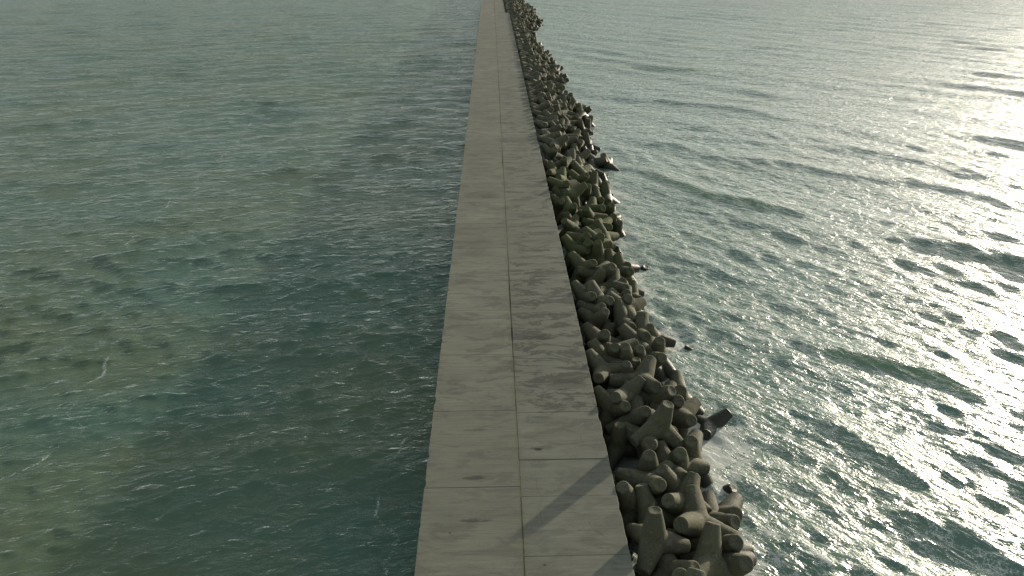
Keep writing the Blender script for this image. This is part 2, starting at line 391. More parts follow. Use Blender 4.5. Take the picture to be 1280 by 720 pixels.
# ------------------------------------------------------------------ tetrapods
LEG = 1.46
AX = [Vector((0, 0, 1)), Vector((math.sqrt(8) / 3, 0, -1 / 3)), Vector((-math.sqrt(2) / 3, math.sqrt(6) / 3, -1 / 3)), Vector((-math.sqrt(2) / 3, -math.sqrt(6) / 3, -1 / 3))]
def tetra_bm(N=24, seed=0, fine=True, r0=.565, rt=.275):
    rng = random.Random(seed); bm = bmesh.new()
    k = (r0 - rt) / LEG; ch = .035
    ss = [0, .06, .13, .22, .36, .55, .75, .9, 1] if fine else [0, .2, .6, 1]
    soft = set(); hard = []
    for a in AX:
        b = [q for q in AX if q is not a][0]
        u = (b - a * b.dot(a)).normalized(); v = a.cross(u); cols = []
        wob = rng.uniform(0, 6.28)
        for i in range(N):
            phi = 2 * math.pi * i / N; dvec = u * math.cos(phi) + v * math.sin(phi)
            c = max(dvec.dot(q) for q in AX if q is not a)
            t0 = (c * r0 / (4 / 3)) / (1 + c * k / (4 / 3))
            col = []
            for s in ss:
                t = t0 + (LEG - ch - t0) * s
                r = r0 - k * t
                r *= 1 + (.012 * math.sin(3 * phi + wob + 5 * s) if .2 < s < .95 else 0)
                vv = bm.verts.new(a * t + dvec * r); col.append(vv)
                if s <= .14 and fine: soft.add(vv)
                if s == 0 and not fine: soft.add(vv)
            jr = rng.uniform(-.008, .004) - (rng.uniform(.01, .03) if rng.random() < .14 else 0)
            col.append(bm.verts.new(a * LEG + dvec * (rt - ch + jr)))
            if fine: col.append(bm.verts.new(a * (LEG - .004) + dvec * (rt * .62))); col.append(bm.verts.new(a * (LEG - .012) + dvec * (rt * .56)))
            cols.append(col)
        tip = bm.verts.new(a * (LEG - (.012 if fine else 0)))
        nr = len(cols[0])
        for i in range(N):
            c0, c1 = cols[i], cols[(i + 1) % N]
            for j in range(nr - 1):
                f = bm.faces.new((c0[j], c1[j], c1[j + 1], c0[j + 1])); f.smooth = True
            f = bm.faces.new((c0[-1], c1[-1], tip)); f.smooth = True
            hard.append((c0[len(ss) - 1], c1[len(ss) - 1])); hard.append((c0[len(ss)], c1[len(ss)]))
    for p, q in hard:
        e = bm.edges.get((p, q))
        if e: e.smooth = False
    soft = [v_ for v_ in soft]
    r = bmesh.ops.remove_doubles(bm, verts=bm.verts, dist=.004)
    soft = [v_ for v_ in soft if v_.is_valid]
    for _ in range(4 if fine else 1):
        bmesh.ops.smooth_vert(bm, verts=soft, factor=.5, use_axis_x=True, use_axis_y=True, use_axis_z=True)
    bmesh.ops.recalc_face_normals(bm, faces=bm.faces)
    return bm

def build_tetras(mat):
    meshes = []
    for s in range(4):
        bm = tetra_bm(24, s); me = bpy.data.meshes.new('tetrapod'); bm.to_mesh(me); bm.free(); me.materials.append(mat); meshes.append(me)
    first = {}
    for i, (x, y, z, qw, qx, qy, qz, s, lab) in enumerate(TETRAS):
        me = meshes[i % 4]
        if i % 4 not in first:
            o = bpy.data.objects.new('tetrapod', me); first[i % 4] = o
        else: o = first[i % 4].copy()
        link(o)
        o.location = (x, y, z); o.rotation_mode = 'QUATERNION'; o.rotation_quaternion = (qw, qx, qy, qz); o.scale = (s, s, s)
        o['label'] = lab; o['category'] = 'tetrapod'; o['group'] = 'concrete tetrapods heaped along the sea side of the pier'
    src = bpy.data.meshes.new('far_src'); bm = tetra_bm(12, 9, False); bmesh.ops.triangulate(bm, faces=bm.faces); bm.to_mesh(src); bm.free()
    n = len(src.vertices); co = np.empty(n * 3, np.float32); src.vertices.foreach_get('co', co); co = co.reshape(-1, 3)
    m = len(src.polygons); fi = np.empty(m * 3, np.int32); src.loops.foreach_get('vertex_index', fi)
    V = []; I = []
    for k, (x, y, z, qw, qx, qy, qz, s) in enumerate(FAR):
        R = np.array(Quaternion((qw, qx, qy, qz)).to_matrix()); V.append(co @ R.T * s + np.array([x, y, z])); I.append(fi + n * k)
    V = np.concatenate(V).astype(np.float32); I = np.concatenate(I).astype(np.int32)
    me = bpy.data.meshes.new('distant_tetrapods'); me.vertices.add(len(V)); me.vertices.foreach_set('co', V.ravel())
    me.loops.add(len(I)); me.loops.foreach_set('vertex_index', I)
    me.polygons.add(len(I) // 3); me.polygons.foreach_set('loop_start', (np.arange(len(I) // 3) * 3).astype(np.int32)); me.update(calc_edges=True)
    me.polygons.foreach_set('use_smooth', np.ones(len(I) // 3, bool))
    me.materials.append(mat); bpy.data.meshes.remove(src)
    o = link(bpy.data.objects.new('distant_tetrapods', me)); o['kind'] = 'stuff'; o['category'] = 'tetrapods'
    o['label'] = 'mass of tiny distant tetrapods along the pier at the top of the photo'

TETRAS = [
(5.34,17.43,-0.18,0.999,-0.039,-0.024,0.012,0.87,'large upright grey tetrapod touching the deck edge near the bottom of the photo'),
(5.84,16.67,-0.98,0.676,-0.568,0.204,0.424,0.85,'grey tetrapod, leg leaning nearer, second up against the pier, by the slanting deck shadows'),
(6.21,16.03,-1.33,0.186,-0.69,-0.185,-0.674,0.95,'grey tetrapod, leg upright, lowest in mid row, by the slanting deck shadows'),
(7.17,17.03,-0.87,-0.941,0.317,-0.089,0.079,0.91,'big dark grey tetrapod leaning seaward beside the bottom of the photo, mid mound'),
(7.2,18.67,-0.83,0.665,0.011,-0.453,0.593,1,'grey tetrapod, two legs up, fourth up in mid row, by the slanting deck shadows'),
(5.7,19.38,-1.19,0.948,-0.29,-0.095,0.088,0.88,'grey tetrapod, leg leaning away, fourth up against the pier, by the slanting deck shadows'),
(5.14,20.1,-1.27,-0.978,-0.109,0.176,0.038,0.96,'grey tetrapod, leg upright, fifth up against the pier, by the slanting deck shadows'),
(5.95,20.78,-0.86,-0.61,-0.081,0.677,0.405,0.94,'grey tetrapod, leg leaning nearer, sixth up against the pier, by the slanting deck shadows'),
(7.03,20.59,-1.22,-0.808,0.195,0.188,-0.523,0.97,'grey tetrapod, leg leaning pierward, sixth up in mid row, by the slanting deck shadows'),
(6.08,21.67,-1.2,-0.835,-0.069,0.101,-0.536,0.98,'grey tetrapod, leg upright, seventh up in mid row, by the slanting deck shadows'),
(6.99,21.78,-1.23,-0.695,0.264,0.377,0.553,0.94,'grey tetrapod, two legs up, ninth up in mid row, by the slanting deck shadows'),
(7.04,19.76,-1,-0.295,0.408,0.352,0.789,0.95,'grey tetrapod, two legs up, fifth up in mid row, by the slanting deck shadows'),
(7.47,22.52,-1.37,0.194,-0.762,0.167,-0.594,0.96,'grey tetrapod, leg leaning nearer, eighth up in mid row, by the slanting deck shadows'),
(8.16,23.34,-1.58,-0.005,0.052,0.221,-0.974,1,'grey tetrapod, leg leaning nearer, sixth up at the waterline, by the slanting deck shadows'),
(10.15,26.66,-2.8,-0.324,0.653,-0.234,-0.643,0.87,'dark wet tetrapod sprawling alone out into the foam beside the oval deck stain'),
(8.01,19.42,-1.64,-0.644,0.585,0.242,0.43,0.97,'grey tetrapod, leg leaning nearer, third up at the waterline, by the slanting deck shadows'),
(8.7,19.91,-1.92,0.771,0.224,0.198,-0.562,1,'dark wet tetrapod, leg leaning nearer, fourth up at the waterline, by the slanting deck shadows'),
(8,18.08,-1.56,-0.962,-0.255,-0.047,-0.087,1,'grey tetrapod, leg leaning nearer, second up at the waterline, by the slanting deck shadows'),
(7.93,17.28,-1.41,0.345,0.22,-0.25,0.878,1,'grey tetrapod, leg leaning nearer, lowest at the waterline, by the slanting deck shadows'),
(6.85,27.49,-0.73,0.023,-0.155,0.503,-0.85,1.03,'grey tetrapod, two legs up, lowest in mid row, by the blotched deck slabs'),
(5.34,25.94,-1.13,-0.712,0.182,0.503,0.455,0.92,'grey tetrapod, two legs up, third up against the pier, by the oval deck stain'),
(6.17,24.88,-0.93,-0.575,0.529,0.336,0.526,0.94,'grey tetrapod, leg leaning nearer, second up against the pier, by the oval deck stain'),
(6.8,23.51,-0.18,-0.961,-0.034,-0.103,0.253,0.91,'tall grey tetrapod whose raised leg throws the long slanting deck shadow'),
(8.3,25.63,-1.4,-0.637,-0.115,0.611,0.457,0.97,'grey tetrapod, leg leaning nearer, second up at the waterline, by the oval deck stain'),
(7.22,26.7,-1.11,0.876,0.346,0.154,0.299,1,'grey tetrapod, two legs up, fourth up in mid row, by the oval deck stain'),
(8.86,27.97,-1.93,0.175,0.132,0.327,-0.919,1,'dark wet tetrapod, two legs up, third up at the waterline, by the oval deck stain'),
(8.04,26.7,-1.57,0.097,-0.036,0.353,-0.93,1,'grey tetrapod, leg leaning nearer, third up in mid row, by the oval deck stain'),
(5.82,26.2,-0.66,-0.661,-0.459,-0.072,0.59,0.89,'grey tetrapod, two legs up, fourth up against the pier, by the oval deck stain'),
(5.29,23.94,-1.52,0.999,0.016,-0.025,-0.019,0.82,'grey tetrapod, leg upright, lowest against the pier, by the oval deck stain'),
(6.43,23.37,-0.97,-0.541,0.01,0.656,0.527,0.95,'grey tetrapod, leg leaning nearer, lowest in mid row, by the oval deck stain'),
(5.62,33.82,-1.03,0.66,-0.611,-0.116,0.422,0.88,'grey tetrapod, leg leaning nearer, fifth up against the pier, by the blotched deck slabs'),
(5.5,29.78,-1.11,-0.823,0.123,0.35,0.429,0.94,'grey tetrapod, two legs up, second up against the pier, by the blotched deck slabs'),
(5.53,31.61,-1,0.476,0.154,0.303,-0.811,0.98,'grey tetrapod, leg leaning nearer, third up against the pier, by the blotched deck slabs'),
(5.22,28.48,-0.8,-0.494,0.035,0.525,0.692,0.94,'grey tetrapod, two legs up, lowest against the pier, by the blotched deck slabs'),
(6.87,28.73,-1.29,-0.976,-0.015,0.021,0.215,0.78,'grey tetrapod, leg upright, third up in mid row, by the blotched deck slabs'),
(6.42,28.19,-0.99,0.987,0.119,-0.107,0.021,0.8,'grey tetrapod, leg upright, second up in mid row, by the blotched deck slabs'),
(7.94,30.54,-1.48,0.849,0.342,0.275,-0.295,0.99,'grey tetrapod, two legs up, fourth up in mid row, by the blotched deck slabs'),
(7.58,31.66,-1.33,0.819,0.568,0.02,0.081,1,'grey tetrapod, two legs up, eighth up in mid row, by the blotched deck slabs'),
(8.41,31.21,-1.72,0.145,0.017,0.166,-0.975,1,'grey tetrapod, leg upright, lowest at the waterline, by the blotched deck slabs'),
(7.82,32.66,-1.32,-0.628,0.415,0.206,0.625,0.99,'grey tetrapod, two legs up, ninth up in mid row, by the blotched deck slabs'),
(8.72,33.45,-1.84,0.333,0.225,0.194,-0.895,0.9,'dark wet tetrapod, leg leaning nearer, second up at the waterline, by the blotched deck slabs'),
(7.11,33.8,-1.19,-0.714,0.215,0.294,0.598,0.97,'grey tetrapod, two legs up, tenth up in mid row, by the blotched deck slabs'),
(7.28,30.24,-1.16,-0.524,0.419,0.461,0.581,0.87,'grey tetrapod, leg leaning nearer, fifth up in mid row, by the blotched deck slabs'),
(6.57,29.61,-0.92,0.239,0.128,0.135,-0.953,0.9,'grey tetrapod, leg upright, sixth up in mid row, by the blotched deck slabs'),
(6.11,30.16,-0.72,-0.276,-0.011,0.386,-0.88,0.89,'grey tetrapod, leg leaning nearer, seventh up in mid row, by the blotched deck slabs'),
(5.65,40.17,-0.79,0.74,-0.179,-0.47,-0.447,0.96,'grey tetrapod, two legs up, sixth up against the pier, below the green stretch'),
(6.18,38.68,-1.09,-0.587,0.701,-0.19,-0.358,0.87,'grey tetrapod, leg upright, fifth up in mid row, below the green stretch'),
(5.37,36.22,-0.89,0.669,-0.133,-0.494,-0.539,0.96,'grey tetrapod, two legs up, third up against the pier, below the green stretch'),
(5.99,35.59,-0.79,-0.493,-0.39,0.272,-0.729,0.99,'grey tetrapod, two legs up, second up against the pier, below the green stretch'),
(5.82,34.64,-0.96,0.606,-0.038,-0.652,-0.454,0.94,'grey tetrapod, leg leaning nearer, lowest against the pier, below the green stretch'),
(6.57,39.34,-0.78,-0.021,-0.227,0.335,-0.914,1,'grey tetrapod, leg leaning nearer, sixth up in mid row, below the green stretch'),
(7.18,38.09,-1.12,-0.745,0.457,0.148,0.462,0.97,'grey tetrapod, two legs up, fourth up in mid row, below the green stretch'),
(8.5,42.39,-1.79,-0.68,0.098,0.472,0.553,0.94,'dark wet tetrapod, two legs up, fourth up at the waterline, below the green stretch'),
(8.26,41.16,-1.64,0.274,0.019,0.488,-0.828,1,'grey tetrapod, two legs up, third up at the waterline, below the green stretch'),
(8,38.79,-1.54,-0.349,-0.222,-0.271,0.869,0.9,'grey tetrapod, leg leaning nearer, second up at the waterline, below the green stretch'),
(8.38,37.81,-1.76,-0.699,0.364,0.217,0.576,0.86,'dark wet tetrapod, two legs up, lowest at the waterline, below the green stretch'),
(7.63,36.67,-1.27,0.076,0.032,0.324,-0.942,0.9,'grey tetrapod, leg leaning nearer, third up in mid row, below the green stretch'),
(7.37,35.79,-1.2,0.94,0.325,0.078,-0.065,1,'grey tetrapod, leg leaning nearer, second up in mid row, below the green stretch'),
(7.95,34.87,-1.56,-0.63,-0.37,0.209,-0.65,1,'grey tetrapod, two legs up, third up at the waterline, by the blotched deck slabs'),
(7.39,34.9,-0.97,-0.49,-0.326,-0.603,0.538,1,'grey tetrapod, leg leaning pierward, lowest in mid row, below the green stretch'),
(5.8,50.59,-0.89,-0.571,-0.321,0.28,-0.702,0.97,'olive green tetrapod, two legs up, fourth up against the pier, in the green stretch'),
(5.61,47.51,-1.01,0.817,0.376,-0.098,-0.426,0.89,'olive green tetrapod, two legs up, second up against the pier, in the green stretch'),
(5.48,43.28,-1,-0.808,0.084,0.396,0.428,0.95,'olive green tetrapod, two legs up, lowest against the pier, in the green stretch'),
(6.59,43.33,-0.9,0.369,-0.017,-0.394,0.842,1,'olive green tetrapod, leg leaning nearer, third up in mid row, in the green stretch'),
(6.96,44.11,-0.7,-0.443,-0.243,0.333,-0.796,1,'olive green tetrapod, two legs up, fourth up in mid row, in the green stretch'),
(7.19,49.62,-1.08,0.949,0.277,-0.151,0.01,0.97,'olive green tetrapod, leg leaning nearer, tenth up in mid row, in the green stretch'),
(7.59,51.64,-1.27,-0.655,-0.52,0.032,-0.548,1,'olive green tetrapod, two legs up, eleventh up in mid row, in the green stretch'),
(9.14,52.69,-2.07,-0.809,-0.255,0.12,-0.517,1,'olive green tetrapod, leg leaning nearer, fourth up at the waterline, in the green stretch'),
(8.93,50.77,-2.02,0.113,0.099,-0.361,0.92,1,'olive green tetrapod, leg leaning nearer, third up at the waterline, in the green stretch'),
(9.33,49.8,-2.15,-0.868,-0.304,-0.158,0.359,0.9,'olive green tetrapod, leg leaning nearer, second up at the waterline, in the green stretch'),
(7.85,48.44,-1.42,-0.105,-0.272,0.464,-0.837,1,'olive green tetrapod, two legs up, ninth up in mid row, in the green stretch'),
(7.77,46.37,-1.28,-0.593,0.634,-0.406,0.285,0.97,'olive green tetrapod, leg upright, sixth up in mid row, in the green stretch'),
(7.37,47.1,-1.34,0.834,0.422,-0.025,-0.355,1,'olive green tetrapod, two legs up, eighth up in mid row, in the green stretch'),
(6.84,42.47,-0.93,-0.787,-0.159,-0.084,0.59,0.9,'grey tetrapod, leg upright, lowest in mid row, in the green stretch'),
(7.67,41.86,-1.59,-0.628,0.259,0.3,0.67,0.94,'grey tetrapod, two legs up, seventh up in mid row, below the green stretch'),
(6.27,44.76,-0.84,0.197,0.086,-0.438,0.873,1,'olive green tetrapod, leg leaning nearer, fifth up in mid row, in the green stretch'),
(5.4,52.96,-1.25,-0.665,0.15,0.563,0.468,0.95,'olive green tetrapod, leg leaning nearer, sixth up against the pier, in the green stretch'),
(5.56,53.61,-1.13,-0.738,0.038,0.383,0.554,0.92,'olive green tetrapod, leg leaning pierward, seventh up against the pier, in the green stretch'),
(5.24,51.95,-0.98,0.9,0.435,-0.021,0.006,0.92,'olive green tetrapod, two legs up, fifth up against the pier, in the green stretch'),
(5.78,57.69,-0.78,0.809,0.491,0.036,-0.322,0.91,'olive green tetrapod, two legs up, lowest against the pier, above the green stretch'),
(7.42,58.56,-1.21,-0.747,0.219,0.463,0.425,0.98,'olive green tetrapod, two legs up, lowest in mid row, above the green stretch'),
(7.6,55.91,-1.38,0.931,0.358,0.062,-0.019,0.99,'olive green tetrapod, two legs up, fourteenth up in mid row, in the green stretch'),
(6.29,53.29,-0.46,0.829,0.379,-0.379,0.158,0.93,'olive green tetrapod, two legs up, fifteenth up in mid row, in the green stretch'),
(8.58,58.49,-1.77,-0.776,0.258,0.075,0.57,1.03,'olive green tetrapod, leg leaning away, sixteenth up in mid row, in the green stretch'),
(8.04,63.35,-1.6,0.85,0.486,0.002,-0.203,0.95,'grey tetrapod, two legs up, fourth up in mid row, above the green stretch'),
(6.3,62.16,-0.87,0.569,0.174,-0.732,-0.333,0.97,'grey tetrapod, leg leaning nearer, fourth up against the pier, above the green stretch'),
(5.54,65.65,-0.84,0.783,-0.49,-0.103,0.368,0.95,'grey tetrapod, two legs up, fifth up against the pier, above the green stretch'),
(5.33,59.91,-0.88,0.817,0.541,-0.138,-0.146,0.92,'olive green tetrapod, two legs up, second up against the pier, above the green stretch'),
(7.25,63.87,-1.17,-0.75,0.259,0.125,0.595,0.98,'grey tetrapod, leg leaning away, sixth up in mid row, above the green stretch'),
(8.05,67.79,-1.62,0.833,0.477,0.175,-0.22,0.95,'grey tetrapod, two legs up, eighth up in mid row, above the green stretch'),
(9.31,64.66,-2.2,0.453,-0.3,-0.408,-0.734,0.99,'dark wet tetrapod, two legs up, third up at the waterline, above the green stretch'),
(10.44,68.27,-2.61,-0.867,-0.493,-0.074,-0.006,0.78,'dark wet tetrapod, two legs up, sixth up at the waterline, above the green stretch'),
(9.5,59.48,-2.36,-0.64,0.307,0.378,0.594,0.96,'olive green tetrapod, two legs up, eighth up at the waterline, in the green stretch'),
(8.63,55.24,-1.94,-0.667,0.323,0.303,0.599,0.93,'olive green tetrapod, two legs up, fifth up at the waterline, in the green stretch'),
(9.53,69.72,-2.51,-0.727,0.163,0.283,0.605,0.94,'dark wet tetrapod, leg leaning away, eighth up at the waterline, above the green stretch'),
(10.12,71.72,-2.74,-0.644,-0.451,0.176,-0.592,0.94,'dark wet tetrapod, two legs up, seventh up at the waterline, above the green stretch'),
(10.28,62.27,-2.6,-0.285,-0.123,-0.555,0.772,0.7,'dark wet tetrapod, two legs up, ninth up at the waterline, in the green stretch'),
(6.62,64.98,-2.08,0.183,-0.261,-0.849,-0.421,0.98,'dark wet tetrapod, two legs up, fifth up in mid row, above the green stretch'),
(6.66,60.74,-2.04,0.288,0.179,0.663,-0.668,1.05,'olive green tetrapod, leg upright, second up in mid row, above the green stretch'),
(6.01,17.76,-2.15,-0.309,0.881,-0.343,-0.107,1.03,'dark wet tetrapod, leg leaning away, third up in mid row, by the slanting deck shadows'),
(6.78,24.58,-2.53,-0.105,-0.396,0.616,-0.673,1,'dark wet tetrapod, leg leaning pierward, tenth up in mid row, by the slanting deck shadows'),
(9.15,46.74,-3.48,0.264,-0.641,-0.258,-0.672,1.03,'olive green tetrapod, leg upright, lowest at the waterline, in the green stretch'),
(5.97,32.82,-2.11,-0.354,0.692,-0.589,0.22,1.01,'dark wet tetrapod, leg leaning away, fourth up against the pier, by the blotched deck slabs'),
(5.79,48.94,-1.81,-0.965,0.1,0.174,0.17,1.04,'olive green tetrapod, leg upright, third up against the pier, in the green stretch'),
(10.44,65.5,-3.57,0.069,-0.201,0.95,-0.229,0.97,'dark wet tetrapod, leg leaning seaward, second up at the waterline, above the green stretch'),
(5.87,37.51,-1.8,0.725,0.163,-0.658,-0.12,0.98,'dark wet tetrapod, leg leaning seaward, fourth up against the pier, below the green stretch'),
(7.14,28.34,-2.61,0.647,-0.434,0.258,-0.571,1.05,'dark wet tetrapod, two legs up, fifth up in mid row, by the oval deck stain'),
(7.29,50.51,-2.49,0.454,-0.689,-0.272,0.495,1.05,'olive green tetrapod, leg upright, seventh up in mid row, in the green stretch'),
(9.02,22.41,-3.57,0.65,-0.159,0.294,-0.682,1.03,'dark wet tetrapod, leg leaning seaward, fifth up at the waterline, by the slanting deck shadows'),
(7.9,45.93,-2.84,0.072,0.426,-0.896,0.1,0.95,'olive green tetrapod, leg leaning nearer, second up in mid row, in the green stretch'),
(6.01,58.79,-1.89,0.107,-0.07,-0.874,0.468,1,'olive green tetrapod, leg leaning seaward, ninth up against the pier, in the green stretch'),
(7.33,57.07,-2.43,0.433,-0.755,0.492,-0.007,0.97,'olive green tetrapod, leg upright, twelfth up in mid row, in the green stretch'),
(9.89,63.59,-3.37,0.058,0.223,-0.14,0.963,1.03,'dark wet tetrapod, leg leaning seaward, lowest at the waterline, above the green stretch'),
(7,54.66,-2.44,-0.177,0.296,-0.869,-0.356,1.02,'olive green tetrapod, leg leaning away, thirteenth up in mid row, in the green stretch'),
(5.75,41.9,-1.85,0.956,0.101,-0.188,0.203,1.03,'dark wet tetrapod, leg upright, fifth up against the pier, below the green stretch'),
(10.16,58.7,-3.63,-0.167,-0.775,0.248,0.556,1.05,'olive green tetrapod, leg upright, sixth up at the waterline, in the green stretch'),
(5.55,63.45,-1.77,0.273,0.681,0.497,-0.464,1.02,'dark wet tetrapod, two legs up, third up against the pier, above the green stretch'),
(8.24,65.78,-1.44,0.836,-0.168,-0.493,0.171,0.96,'grey tetrapod, two legs up, seventh up in mid row, above the green stretch'),
(5.68,55.21,-0.55,-0.649,-0.064,0.57,0.501,1.01,'olive green tetrapod, leg leaning nearer, eighth up against the pier, in the green stretch'),
(9.58,56.75,-2.14,-0.676,0.168,0.202,0.688,1.04,'olive green tetrapod, leg leaning away, seventh up at the waterline, in the green stretch'),
(7.87,61.49,-1.34,-0.774,-0.24,0.177,0.558,0.97,'olive green tetrapod, leg leaning pierward, third up in mid row, above the green stretch'),
(5.83,14.59,-0.61,-0.125,0.381,-0.599,0.693,1.05,'grey tetrapod, two legs up, lowest against the pier, by the slanting deck shadows'),
(9.83,66.28,-1.89,-0.371,0.405,-0.775,-0.314,0.97,'dark wet tetrapod, two legs up, fifth up at the waterline, above the green stretch'),
(11.14,66.8,-2.31,0.757,-0.617,0.214,-0.015,1.03,'dark wet tetrapod, leg leaning nearer, fourth up at the waterline, above the green stretch'),
(6.05,67.28,-0.36,0.786,-0.424,-0.446,0.061,1.03,'grey tetrapod, leg leaning seaward, sixth up against the pier, above the green stretch'),
(7.08,69.39,-0.78,-0.758,-0.624,0.173,-0.079,1.01,'grey tetrapod, leg leaning pierward, ninth up in mid row, above the green stretch'),
(5.6,69.54,-0.35,0.016,-0.983,0.161,-0.09,0.98,'grey tetrapod, leg leaning seaward, seventh up against the pier, above the green stretch'),
(8.37,70.09,-1.35,0.571,-0.65,-0.049,-0.499,0.98,'grey tetrapod, leg leaning nearer, tenth up in mid row, above the green stretch'),
(7.26,71.39,-0.92,-0.804,0.524,0.251,-0.127,1.05,'grey tetrapod, leg leaning nearer, eleventh up in mid row, above the green stretch'),
(5.83,71.94,-0.46,-0.115,-0.979,0.073,-0.152,0.99,'grey tetrapod, leg leaning seaward, eighth up against the pier, above the green stretch'),
(8.35,72.69,-1.44,0.641,0.51,0.468,-0.332,0.99,'grey tetrapod, leg leaning away, twelfth up in mid row, above the green stretch'),
(6.66,73.23,-0.68,0.89,0.332,0.312,-0.028,1.03,'grey tetrapod, two legs up, fourteenth up in mid row, above the green stretch'),
(10.01,73.42,-2.29,-0.087,0.341,-0.813,-0.463,1.02,'dark wet tetrapod, leg upright, ninth up at the waterline, above the green stretch'),
(5.65,74.6,-0.43,-0.285,-0.4,-0.392,-0.777,1.01,'grey tetrapod, two legs up, ninth up against the pier, above the green stretch'),
(9.25,74.72,-1.96,-0.595,0.102,-0.64,0.475,1.05,'dark wet tetrapod, leg leaning pierward, tenth up at the waterline, above the green stretch'),
(7.06,74.9,-0.88,0.77,0.474,0.25,-0.345,1.01,'grey tetrapod, two legs up, fifteenth up in mid row, above the green stretch'),
(6.18,76.71,-0.55,0.637,-0.355,0.639,0.243,1.05,'grey tetrapod, lowest against the pier, a sixth down the photo'),
(8.05,77.06,-1.32,0.026,-0.934,0.35,0.071,0.95,'grey tetrapod, two legs up, thirteenth up in mid row, above the green stretch'),
(9.94,77.18,-2.18,0.012,-0.217,-0.686,-0.694,1.03,'dark wet tetrapod, leg leaning seaward, eleventh up at the waterline, above the green stretch'),
(6.4,78.32,-0.52,0.601,0.6,-0.523,-0.069,1.01,'grey tetrapod, second up in mid row, a sixth down the photo'),
(8.45,79.05,-1.4,0.622,0.782,-0.008,0.043,1.02,'grey tetrapod, leg leaning pierward, sixteenth up in mid row, above the green stretch'),
(9.95,79.29,-2.03,0.137,-0.764,0.225,-0.589,1.04,'dark wet tetrapod, leg leaning nearer, twelfth up at the waterline, above the green stretch'),
(5.75,79.69,-0.59,-0.509,-0.8,0.224,-0.228,1,'grey tetrapod, second up against the pier, a sixth down the photo'),
(7.26,79.9,-0.87,0.754,-0.545,-0.296,0.218,0.96,'grey tetrapod, lowest in mid row, a sixth down the photo'),
(10.83,80.62,-2.38,-0.08,0.409,0.685,-0.598,0.96,'dark wet tetrapod, leg upright, thirteenth up at the waterline, above the green stretch'),
(9.21,81.21,-1.62,0.01,-0.33,0.429,0.841,0.98,'grey tetrapod, second up at the waterline, a sixth down the photo'),
(7.6,81.63,-0.96,0.329,-0.098,0.8,0.492,0.96,'grey tetrapod, fourth up in mid row, a sixth down the photo'),
(5.35,82.47,-0.41,-0.078,-0.498,-0.862,-0.046,1.04,'grey tetrapod, third up against the pier, a sixth down the photo'),
(9.79,82.86,-1.71,-0.142,0.608,0.048,-0.779,0.98,'grey tetrapod, third up at the waterline, a sixth down the photo'),
(7.03,83,-0.65,-0.094,-0.61,-0.686,-0.385,1.05,'grey tetrapod, sixth up in mid row, a sixth down the photo'),
(11.28,83.13,-2.25,-0.126,0.178,-0.524,-0.824,1,'dark wet tetrapod, lowest at the waterline, a sixth down the photo'),
(8.67,84.09,-1.27,0.169,-0.958,0.084,0.217,1,'grey tetrapod, third up in mid row, a sixth down the photo'),
(6.41,84.55,-0.5,-0.062,0.457,-0.885,-0.058,1.05,'grey tetrapod, fourth up against the pier, a sixth down the photo'),
(10.42,84.7,-1.89,-0.022,0.044,0.259,-0.965,1,'dark wet tetrapod, fourth up at the waterline, a sixth down the photo'),
(8.48,85.66,-1.19,-0.313,0.908,-0.22,0.171,1.01,'grey tetrapod, fifth up in mid row, a sixth down the photo'),
(6.85,86.48,-0.63,-0.316,-0.475,-0.531,-0.627,1.03,'grey tetrapod, ninth up in mid row, a sixth down the photo'),
(5.31,86.52,-0.38,0.864,0.005,0.503,0.004,0.99,'grey tetrapod, fifth up against the pier, a sixth down the photo'),
(10.78,86.68,-2.07,0.304,0.615,-0.488,0.541,1.03,'dark wet tetrapod, sixth up at the waterline, a sixth down the photo'),
(9.23,87.08,-1.5,0.766,-0.367,0.125,-0.512,0.99,'grey tetrapod, seventh up in mid row, a sixth down the photo'),
(11.17,88.22,-2.25,0.419,-0.875,-0.03,-0.242,1.05,'dark wet tetrapod, fifth up at the waterline, a sixth down the photo'),
(5.36,88.24,-0.57,-0.169,0.965,-0.034,0.195,1,'grey tetrapod, sixth up against the pier, a sixth down the photo'),
(6.98,88.25,-0.74,-0.273,0.181,-0.572,-0.752,0.99,'grey tetrapod, eleventh up in mid row, a sixth down the photo'),
(8.92,88.66,-1.41,-0.383,-0.468,0.73,0.318,1.06,'grey tetrapod, eighth up in mid row, a sixth down the photo'),
(10.55,89.71,-2.07,-0.171,-0.326,-0.883,0.29,1.01,'dark wet tetrapod, seventh up at the waterline, a sixth down the photo'),
(6.69,90.12,-0.61,0.208,0.968,-0.012,0.137,1.01,'grey tetrapod, twelfth up in mid row, a sixth down the photo'),
(9.14,90.32,-1.57,0.798,0.158,0.304,-0.496,1.03,'grey tetrapod, eighth up at the waterline, a sixth down the photo'),
(5.39,91.03,-0.4,0.785,0.493,-0.375,0.027,1.02,'grey tetrapod, seventh up against the pier, a sixth down the photo'),
(7.97,91.48,-1.11,-0.49,-0.184,0.608,-0.597,1.03,'grey tetrapod, tenth up in mid row, a sixth down the photo'),
(6.53,92.08,-0.58,0.669,0.459,-0.119,0.572,1.06,'grey tetrapod, lowest in mid row, an eighth down the photo'),
(10.83,92.14,-2.28,-0.346,0.224,0.91,-0.047,1,'dark wet tetrapod, ninth up at the waterline, a sixth down the photo'),
(8.94,93,-1.55,0.848,0.333,0.3,-0.284,1.05,'grey tetrapod, eleventh up at the waterline, a sixth down the photo'),
(7.22,93.77,-0.88,0.661,-0.37,-0.645,0.101,0.98,'grey tetrapod, third up in mid row, an eighth down the photo'),
(10.17,93.78,-2.14,-0.38,0.591,0.569,-0.428,1.04,'dark wet tetrapod, tenth up at the waterline, a sixth down the photo'),
(5.47,93.89,-0.58,0.082,-0.498,0.834,-0.224,1.05,'grey tetrapod, lowest against the pier, an eighth down the photo'),
